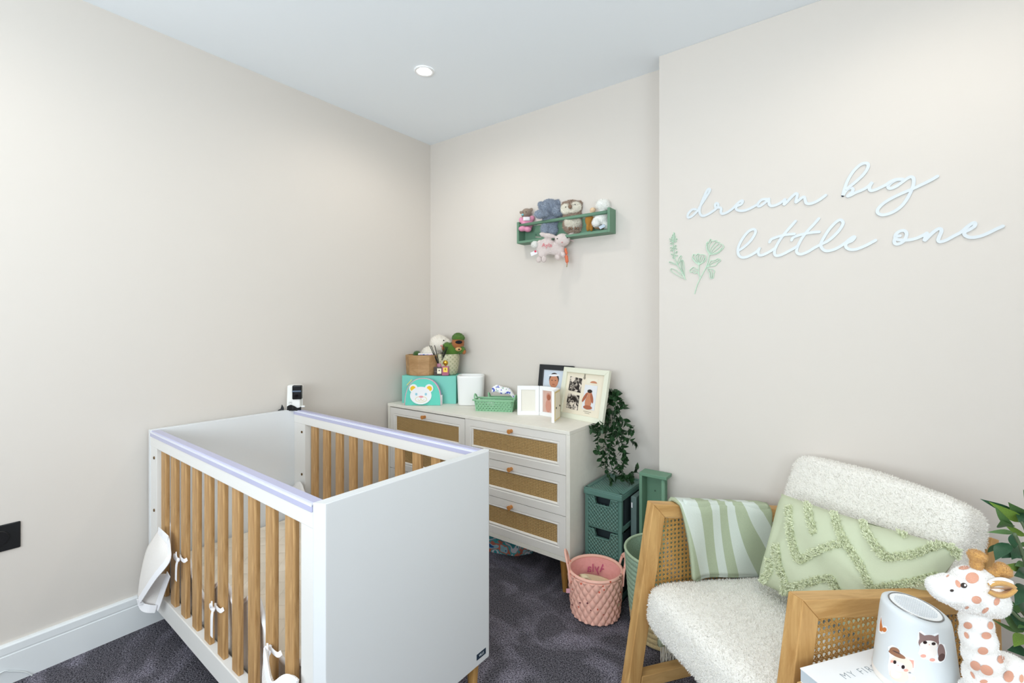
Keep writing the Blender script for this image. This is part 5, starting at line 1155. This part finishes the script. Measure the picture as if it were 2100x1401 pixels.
# lamp with slanted speaker top and stickers
LD = .955; lp = at_d(1877, 1395, LD); lp.z = TBZ + .0303
lamp_rz = YAW
t = thing('night_light', 'white slant-topped night light with cat stickers on the book', 'night light', lp, lamp_rz)
lw = mat('lamp_silicone', (218, 223, 226), .45, spec=.3, sss=.1)
TILT_A, TILT = math.radians(-35), .15      # slope of the top: falls towards the right and front
HL = .150
def lamp_ring(r, z):
    k_ = max(0, (z - .02) / (HL - .02))
    return [(r * math.cos(a), r * math.sin(a), z - k_ * TILT * r * math.cos(a - TILT_A)) for a in [2 * math.pi * i / 64 for i in range(64)]]
def lathe_lamp(prof):
    mb = MB(); vs = []; n = 64
    for r, z in prof: vs += lamp_ring(r, z)
    return mb.add(vs, [tuple(range(n))[::-1]] + [(j * n + i, j * n + (i + 1) % n, (j + 1) * n + (i + 1) % n, (j + 1) * n + i) for j in range(len(prof) - 1) for i in range(n)] + [tuple(range((len(prof) - 1) * n, len(prof) * n))])
prof = [(.062, 0), (.0685, .003), (.070, .010)] + [(.070 - .0135 * (i / 12), .010 + (HL - .020) * i / 12) for i in range(1, 12)] + [(.0560, HL - .010), (.0545, HL - .004), (.0505, HL - .0008), (.0455, HL)]
body = lathe_lamp(prof).build('shade', lw, t, smooth=True)
vs = []
MB().tube([Vector(v) + Vector((0, 0, .0004)) for v in lamp_ring(.0425, HL)], .0016, 6, closed=True).build('grille_ring', mat('chrome_grey', (150, 150, 150), .25, metal=.8), t, smooth=True)
MB().add([Vector(v) + Vector((0, 0, .0008)) for v in lamp_ring(.0412, HL)], [tuple(range(64))]).build('speaker_grille', mat('grille_white', (250, 251, 252), .5), t)
gr = MB()
for i in range(-8, 9):
    for ax_ in (0, 1):
        o_ = i * .0048; h_ = math.sqrt(max(0, .034 ** 2 - o_ ** 2))
        if h_ < .006: continue
        def gz(x, y): return HL - TILT * (x * math.cos(TILT_A) + y * math.sin(TILT_A)) + .0013
        a, c = ((-h_, o_), (h_, o_)) if ax_ else ((o_, -h_), (o_, h_))
        gr.bar((a[0], a[1], gz(*a)), (c[0], c[1], gz(*c)), .0007, .0005)
gr.build('grille_lines', mat('grille_line', (216, 221, 226), .6), t)
MB().lathe([(.0705, .0), (.0708, .012), (.0695, .013)], 64, caps=False).build('base_ring', mat('lamp_base_warm', (238, 232, 226), .5), t, smooth=True)
# cat stickers wrapped on the shade
bpy.context.view_layer.update()
LMx = Matrix.LocRotScale(lp, Euler((0, 0, lamp_rz)), None); LMi = LMx.inverted()
lb_ = BVHTree.FromPolygons([LMx @ v.co for v in body.data.vertices], [tuple(p.vertices) for p in body.data.polygons])
def sticker(poly_px, material, name, par, lift):
    """sticker piece: pixel outline (zoom frame at 1740,1180, scale 6.3375) laid on the shade"""
    pts = []; cxp = sum(p[0] for p in poly_px) / len(poly_px); cyp = sum(p[1] for p in poly_px) / len(poly_px)
    rings = [1.0, .66, .33]
    vs = []; n = len(poly_px)
    for rg_ in rings + [0]:
        for x, y in (poly_px if rg_ else [(cxp, cyp)]):
            x, y = cxp + (x - cxp) * (rg_ or 0), cyp + (y - cyp) * (rg_ or 0)
            h = lb_.ray_cast(CAM, ray(1740 + x / 6.3375, 1180 + y / 6.3375).normalized())
            if h[0] is None: return None
            nn_ = h[1] if h[1].dot(CAM - h[0]) > 0 else -h[1]
            vs.append(LMi @ (h[0] + nn_ * lift))
    fs = []
    for j in range(2): fs += [(j * n + i, j * n + (i + 1) % n, (j + 1) * n + (i + 1) % n, (j + 1) * n + i) for i in range(n)]
    fs += [(2 * n + i, 2 * n + (i + 1) % n, 3 * n) for i in range(n)]
    return MB().add(vs, fs).build(name, material, par, smooth=True)
def ov(x, y, a, c, rot=0, n=24): return oval(x, y, a, c, rot, n)
sw = mat('sticker_white', (246, 248, 250), .35); sg_ = mat('sticker_grey_brown', (138, 112, 108), .5); sc_ = mat('sticker_cream', (238, 220, 204), .5); sd_ = mat('sticker_dark', (92, 66, 62), .5); sp_ = mat('sticker_pink', (232, 166, 150), .5); se = mat('sticker_eye', (44, 28, 26), .3); shat = mat('sticker_hat', (150, 106, 80), .5); sor = mat('sticker_orange', (204, 122, 66), .5); scr = mat('sticker_milk', (240, 232, 226), .5)
P0 = .0004
c1 = sticker([(905, 735), (940, 718), (1000, 765), (1100, 768), (1165, 745), (1190, 880), (1250, 900), (1275, 1010), (1245, 1110), (1190, 1140), (1090, 1130), (950, 1085), (905, 1010), (930, 940), (895, 870)], sw, 'cat_sticker', t, P0)
if c1:
    for pl, mm, nm, l_ in ((ov(1205, 1000, 48, 110, -.1), sg_, 'cat_back', .0006), (ov(1205, 1065, 40, 55, .5), sd_, 'cat_tail', .0008), (ov(1040, 1000, 110, 75), scr, 'cat_body', .0010), ([(918, 735), (1000, 790), (925, 860)], sg_, 'cat_ear', .0010), ([(1165, 765), (1095, 805), (1170, 880)], sg_, 'cat_ear', .0010), (ov(1040, 870, 132, 98), sg_, 'cat_head', .0012), (ov(1040, 905, 112, 62), scr, 'cat_face', .0014), (ov(992, 868, 26, 20), se, 'cat_eye', .0018), (ov(1100, 884, 26, 20), se, 'cat_eye', .0018), (ov(1046, 896, 8, 6), sp_, 'cat_nose', .0018), (ov(970, 1045, 36, 22), sp_, 'cat_paw', .0014), (ov(1085, 1095, 36, 20), sp_, 'cat_paw', .0014)):
        sticker(pl, mm, nm, c1, l_)
c2 = sticker([(515, 930), (570, 905), (650, 940), (690, 1010), (755, 1060), (850, 1090), (870, 1150), (850, 1250), (800, 1300), (870, 1320), (885, 1375), (820, 1400), (620, 1375), (530, 1290), (515, 1180), (535, 1050)], sw, 'hat_cat_sticker', t, P0)
if c2:
    for pl, mm, nm, l_ in ((ov(660, 1300, 130, 85, .4), sc_, 'cat_body', .0006), (ov(620, 1275, 75, 65, .5), scr, 'cat_belly', .0008), ([(765, 1090), (850, 1105), (845, 1210)], sp_, 'cat_ear', .0008), (ov(690, 1160, 150, 108, .35), sc_, 'cat_head', .0010), (ov(650, 1185, 105, 62, .35), scr, 'cat_face', .0012), (ov(608, 1128, 20, 24), se, 'cat_eye', .0016), (ov(714, 1190, 22, 26), se, 'cat_eye', .0016), (ov(575, 1120, 22, 16), sp_, 'cat_cheek', .0014), (ov(750, 1232, 30, 18), sp_, 'cat_cheek', .0014), (ov(652, 1170, 8, 6), sp_, 'cat_nose', .0016), (ov(635, 1030, 118, 30, .42), shat, 'hat_brim', .0012), (ov(605, 985, 68, 48, .4), shat, 'hat_crown', .0014), (ov(632, 1000, 60, 8, .42), sd_, 'hat_band', .0016), (ov(845, 1345, 26, 36, .3), sc_, 'cat_tail', .0008)):
        sticker(pl, mm, nm, c2, l_)
c3 = sticker([(432, 520), (440, 600), (455, 655), (500, 665), (515, 710), (480, 755), (430, 765), (398, 730), (402, 640), (420, 560)], sw, 'edge_sticker', t, P0)
if c3:
    sticker([(430, 540), (436, 620), (450, 690), (440, 735), (408, 722), (410, 640)], sor, 'tail_fur', c3, .0006); sticker(ov(472, 708, 28, 30), sor, 'tail_tip', c3, .0008); 
# plush giraffe on the table
GD = .83; k = GD / FPX
gp = at_d(2040, 1470, GD); gp.z = TBZ + .001
t = thing('plush_giraffe', 'white plush giraffe with pinkish brown spots beside the night light', 'soft toy', gp, YAW)
gw = mat('giraffe_white', (242, 240, 237), .95, bump=(500, .3, .001)); gt = mat('giraffe_tan', (204, 156, 88), .95, bump=(400, .6, .002), sheen=.3)
GZ = lambda x, y: (1880 + x / 3.495, 1000 + y / 3.495)
def g(x, y, d=0):
    u, v = GZ(x, y); p = at_d(u, v, GD + d); p -= gp; return Vector((p.dot(RT), p.dot(FW), p.z))
s_ = k / 3.495
o = plush('body', [(g(425, 960), (100 * s_, .026, 90 * s_)), (g(440, 1080), (108 * s_, .028, 120 * s_)), (g(470, 1220), (112 * s_, .032, 120 * s_)), (g(560, 1400), (170 * s_, .048, 150 * s_)), (g(690, 1400), (150 * s_, .052, 190 * s_)), (g(600, 1560), (230 * s_, .06, 120 * s_))], gw, t, .005, 8); bodyg = o
fur(o, 9000, .0018, gw, width=.3)
hd = plush('head', [(g(430, 740), (160 * s_, .042, 165 * s_)), (g(480, 780), (125 * s_, .040, 130 * s_)), (g(290, 740, -.006), (140 * s_, .036, 100 * s_), (0, .28, 0)), (g(190, 735, -.008), (85 * s_, .031, 85 * s_)), (g(330, 800, -.004), (120 * s_, .032, 80 * s_))], gw, t, .0045, 8)
fur(hd, 7000, .0018, gw, width=.3)
bpy.context.view_layer.update()
GM = Matrix.LocRotScale(gp, Euler((0, 0, YAW)), None); GI = GM.inverted()
hb = BVHTree.FromPolygons([GM @ v.co for v in hd.data.vertices], [tuple(p.vertices) for p in hd.data.polygons])
bb = BVHTree.FromPolygons([GM @ v.co for v in bodyg.data.vertices], [tuple(p.vertices) for p in bodyg.data.polygons])
def patch(px, material, name, lift=.0014, tree=None, par=None):
    n = len(px); cxp = sum(p[0] for p in px) / n; cyp = sum(p[1] for p in px) / n; vs = []
    for rg_ in (1, .66, .33, 0):
        for x, y in (px if rg_ else [(cxp, cyp)]):
            h = (tree or hb).ray_cast(CAM, ray(*GZ(cxp + (x - cxp) * rg_, cyp + (y - cyp) * rg_)).normalized())
            if h[0] is None: return
            vs.append(GI @ (h[0] + (CAM - h[0]).normalized() * lift))
    fs = []
    for j in range(2): fs += [(j * n + i, j * n + (i + 1) % n, (j + 1) * n + (i + 1) % n, (j + 1) * n + i) for i in range(n)]
    return MB().add(vs, fs + [(2 * n + i, 2 * n + (i + 1) % n, 3 * n) for i in range(n)]).build(name, material, par or hd, smooth=True)
gs = mat('giraffe_spot', (214, 158, 134), .95, bump=(400, .4, .001))
for pl in (ov(398, 648, 48, 40), ov(430, 806, 36, 28, .2), ov(575, 818, 20, 30, .4), ov(340, 574, 42, 14, -.1), ov(296, 690, 16, 30, -.5), ov(492, 882, 30, 14, -.7), ov(360, 862, 16, 9, -.4), ov(222, 632, 14, 6, -.7), ov(450, 925, 55, 14, .05)): patch(pl, gs, 'printed_spot')
for pl in (ov(366, 990, 32, 24, .3), ov(356, 1060, 14, 26, -.5), ov(530, 990, 20, 28), ov(500, 1063, 36, 25, .1), ov(475, 1172, 38, 27, .1), ov(575, 1137, 26, 21), ov(605, 1232, 25, 30, .1), ov(420, 1278, 42, 30, .7), ov(502, 1310, 50, 34, .5), ov(720, 1250, 22, 52, -.55), ov(660, 1355, 36, 42), ov(480, 1392, 28, 14), ov(400, 1345, 9, 30, -.5), ov(752, 1370, 16, 30)): patch(pl, gs, 'printed_spot', .003, bb, bodyg)
patch(ov(338, 702, 24, 19, .3), mat('eye_brown', (54, 44, 40), .3), 'eye', .002); patch(ov(347, 700, 8, 9), mat('eye_glint', (240, 240, 240), .3), 'eye_glint', .0026); patch(ov(252, 739, 15, 10, 0), mat('eye_brown', (54, 44, 40), .3), 'nostril', .002)
for x, y, sx_, rot in ((430, 510, 1, 0.05), (592, 600, 1, 1.2)):
    c, s2 = math.cos(rot), math.sin(rot)
    o = plush('horn', [(g(x - s2 * 40, y + c * 45, .0 if x < 500 else -.008), (34 * s_, .010, 42 * s_), (0, rot, 0)), (g(x + s2 * 30, y - c * 22, 0 if x < 500 else -.01), (52 * s_, .014, 36 * s_), (0, rot, 0))], gt, t, .0035, 4); fur(o, 2200, .003, gt)
er = MB().grid(lambda u, v: g(520 + 190 * u, 725 + (v - .5) * 105 * math.sin(math.pi * min(1, .12 + u * .88)) ** .7 + 8 * math.sin(u * 3), -.036 + .010 * math.cos((v - .5) * 5) - .004 * u), 16, 10).build('ear', gt, t, smooth=True, solid=.006)
MB().grid(lambda u, v: g(515 + 170 * u, 690 + (v - .5) * 55 * math.sin(math.pi * min(1, .1 + u * .85)) ** .8 - 10 * math.sin(u * 3), -.038 - .004 * math.cos((v - .5) * 4)), 12, 8).build('ear_back', gw, t, smooth=True, solid=.006)
# artificial olive plant at the right edge
pp0 = CAM + FW * .99 + RT * 1.33; pp0.z = 0
t = thing('potted_olive', 'leafy artificial olive branches rising at the right edge', 'plant', pp0)
MB().lathe([(.001, 0), (.075, 0), (.08, .01), (.095, .17), (.098, .18), (.088, .18), (.084, .15), (.001, .15)], 32).build('pot', mat('pot_stone', (190, 186, 178), .7), t, smooth=False)
MB().lathe([(.083, .152), (.001, .158)], 24, caps=False).build('soil', mat('soil', (60, 46, 36), .95), t)
bm_ = mat('branch_green', (96, 112, 84), .7)
lgr = [mat('olive_leaf_dark', (44, 80, 54), .4, var=(50, .25)), mat('olive_leaf_mid', (82, 114, 66), .4, var=(50, .2)), mat('olive_leaf_bright', (112, 142, 58), .4, var=(50, .2))]
OL = lambda x, y: (1880 + x / 3.495, 1000 + y / 3.495)
def o3(x, y, d): return at_d(*OL(x, y), d) - pp0
stems = [[(860, 1300, 1.0), (840, 700, 1.02), (790, 330, 1.04), (700, 180, 1.06)], [(860, 1300, 1.0), (830, 800, .98), (760, 480, .97), (700, 330, .96)], [(870, 1300, 1.0), (830, 1000, .96), (735, 940, .95), (640, 840, .95)], [(870, 1200, 1.0), (800, 960, 1.0), (745, 880, 1.0)], [(870, 1300, 1.0), (860, 500, 1.05), (850, 60, 1.08)]]
for s in stems:
    pts = [Vector((0, 0, .15))] + [o3(*q) for q in s]; MB().tube(crom(pts, 6), .0032, 6).build('branch', bm_, t, smooth=True)
leafp = {}
def leaf(base, tip, wid, ci, d0, d1):
    a, c = o3(*base, d0), o3(*tip, d1); L = (c - a).length; d = (c - a).normalized()
    if ci not in leafp:
        proto = leaf_mesh(1, .16, .18, 8).build('leaf', lgr[ci], t, smooth=True); leafp[ci] = proto; o_ = proto
    else: o_ = linked(leafp[ci], t)
    view = ((a + c) / 2 + pp0 - CAM).normalized(); zaxis = (-view - d * (-view).dot(d)).normalized(); yaxis = zaxis.cross(d)
    rot = Matrix((d, yaxis, zaxis)).transposed().to_4x4(); rot.translation = a
    o_.matrix_local = rot @ Matrix.Rotation(random.uniform(-.5, .5), 4, 'X') @ Matrix.Diagonal((L, L * wid / .16 * 1.0, L, 1))
for base, tip, w_, ci in (((700, 180), (482, 95), .11, 0), ((760, 240), (548, 125), .13, 2), ((690, 290), (560, 150), .14, 1), ((775, 350), (620, 255), .12, 2), ((695, 325), (520, 315), .1, 1), ((760, 200), (680, 135), .18, 1),
                          ((690, 330), (700, 445), .26, 0), ((660, 400), (560, 505), .26, 0), ((700, 440), (620, 500), .25, 0), ((585, 408), (495, 470), .12, 0), ((770, 440), (690, 490), .2, 0), ((780, 500), (690, 500), .12, 0), ((770, 540), (710, 560), .3, 1), ((790, 590), (630, 565), .09, 2),
                          ((735, 900), (610, 780), .16, 1), ((760, 1040), (598, 830), .12, 1), ((740, 1040), (548, 955), .09, 1), ((780, 1030), (640, 830), .09, 0), ((770, 700), (725, 830), .2, 0), ((790, 860), (720, 850), .25, 0), ((780, 1060), (700, 1125), .24, 2), ((790, 1180), (670, 1160), .22, 0), ((800, 620), (735, 625), .2, 0), ((800, 180), (745, 215), .2, 0), ((645, 280), (615, 255), .3, 1), ((600, 650), (580, 655), .5, 0), ((800, 400), (725, 420), .2, 1), ((790, 950), (740, 1000), .2, 1), ((850, 120), (770, 40), .14, 1), ((860, 300), (790, 260), .2, 0)):
    leaf(base, tip, w_, ci, random.uniform(.97, 1.02), random.uniform(.95, 1.02))
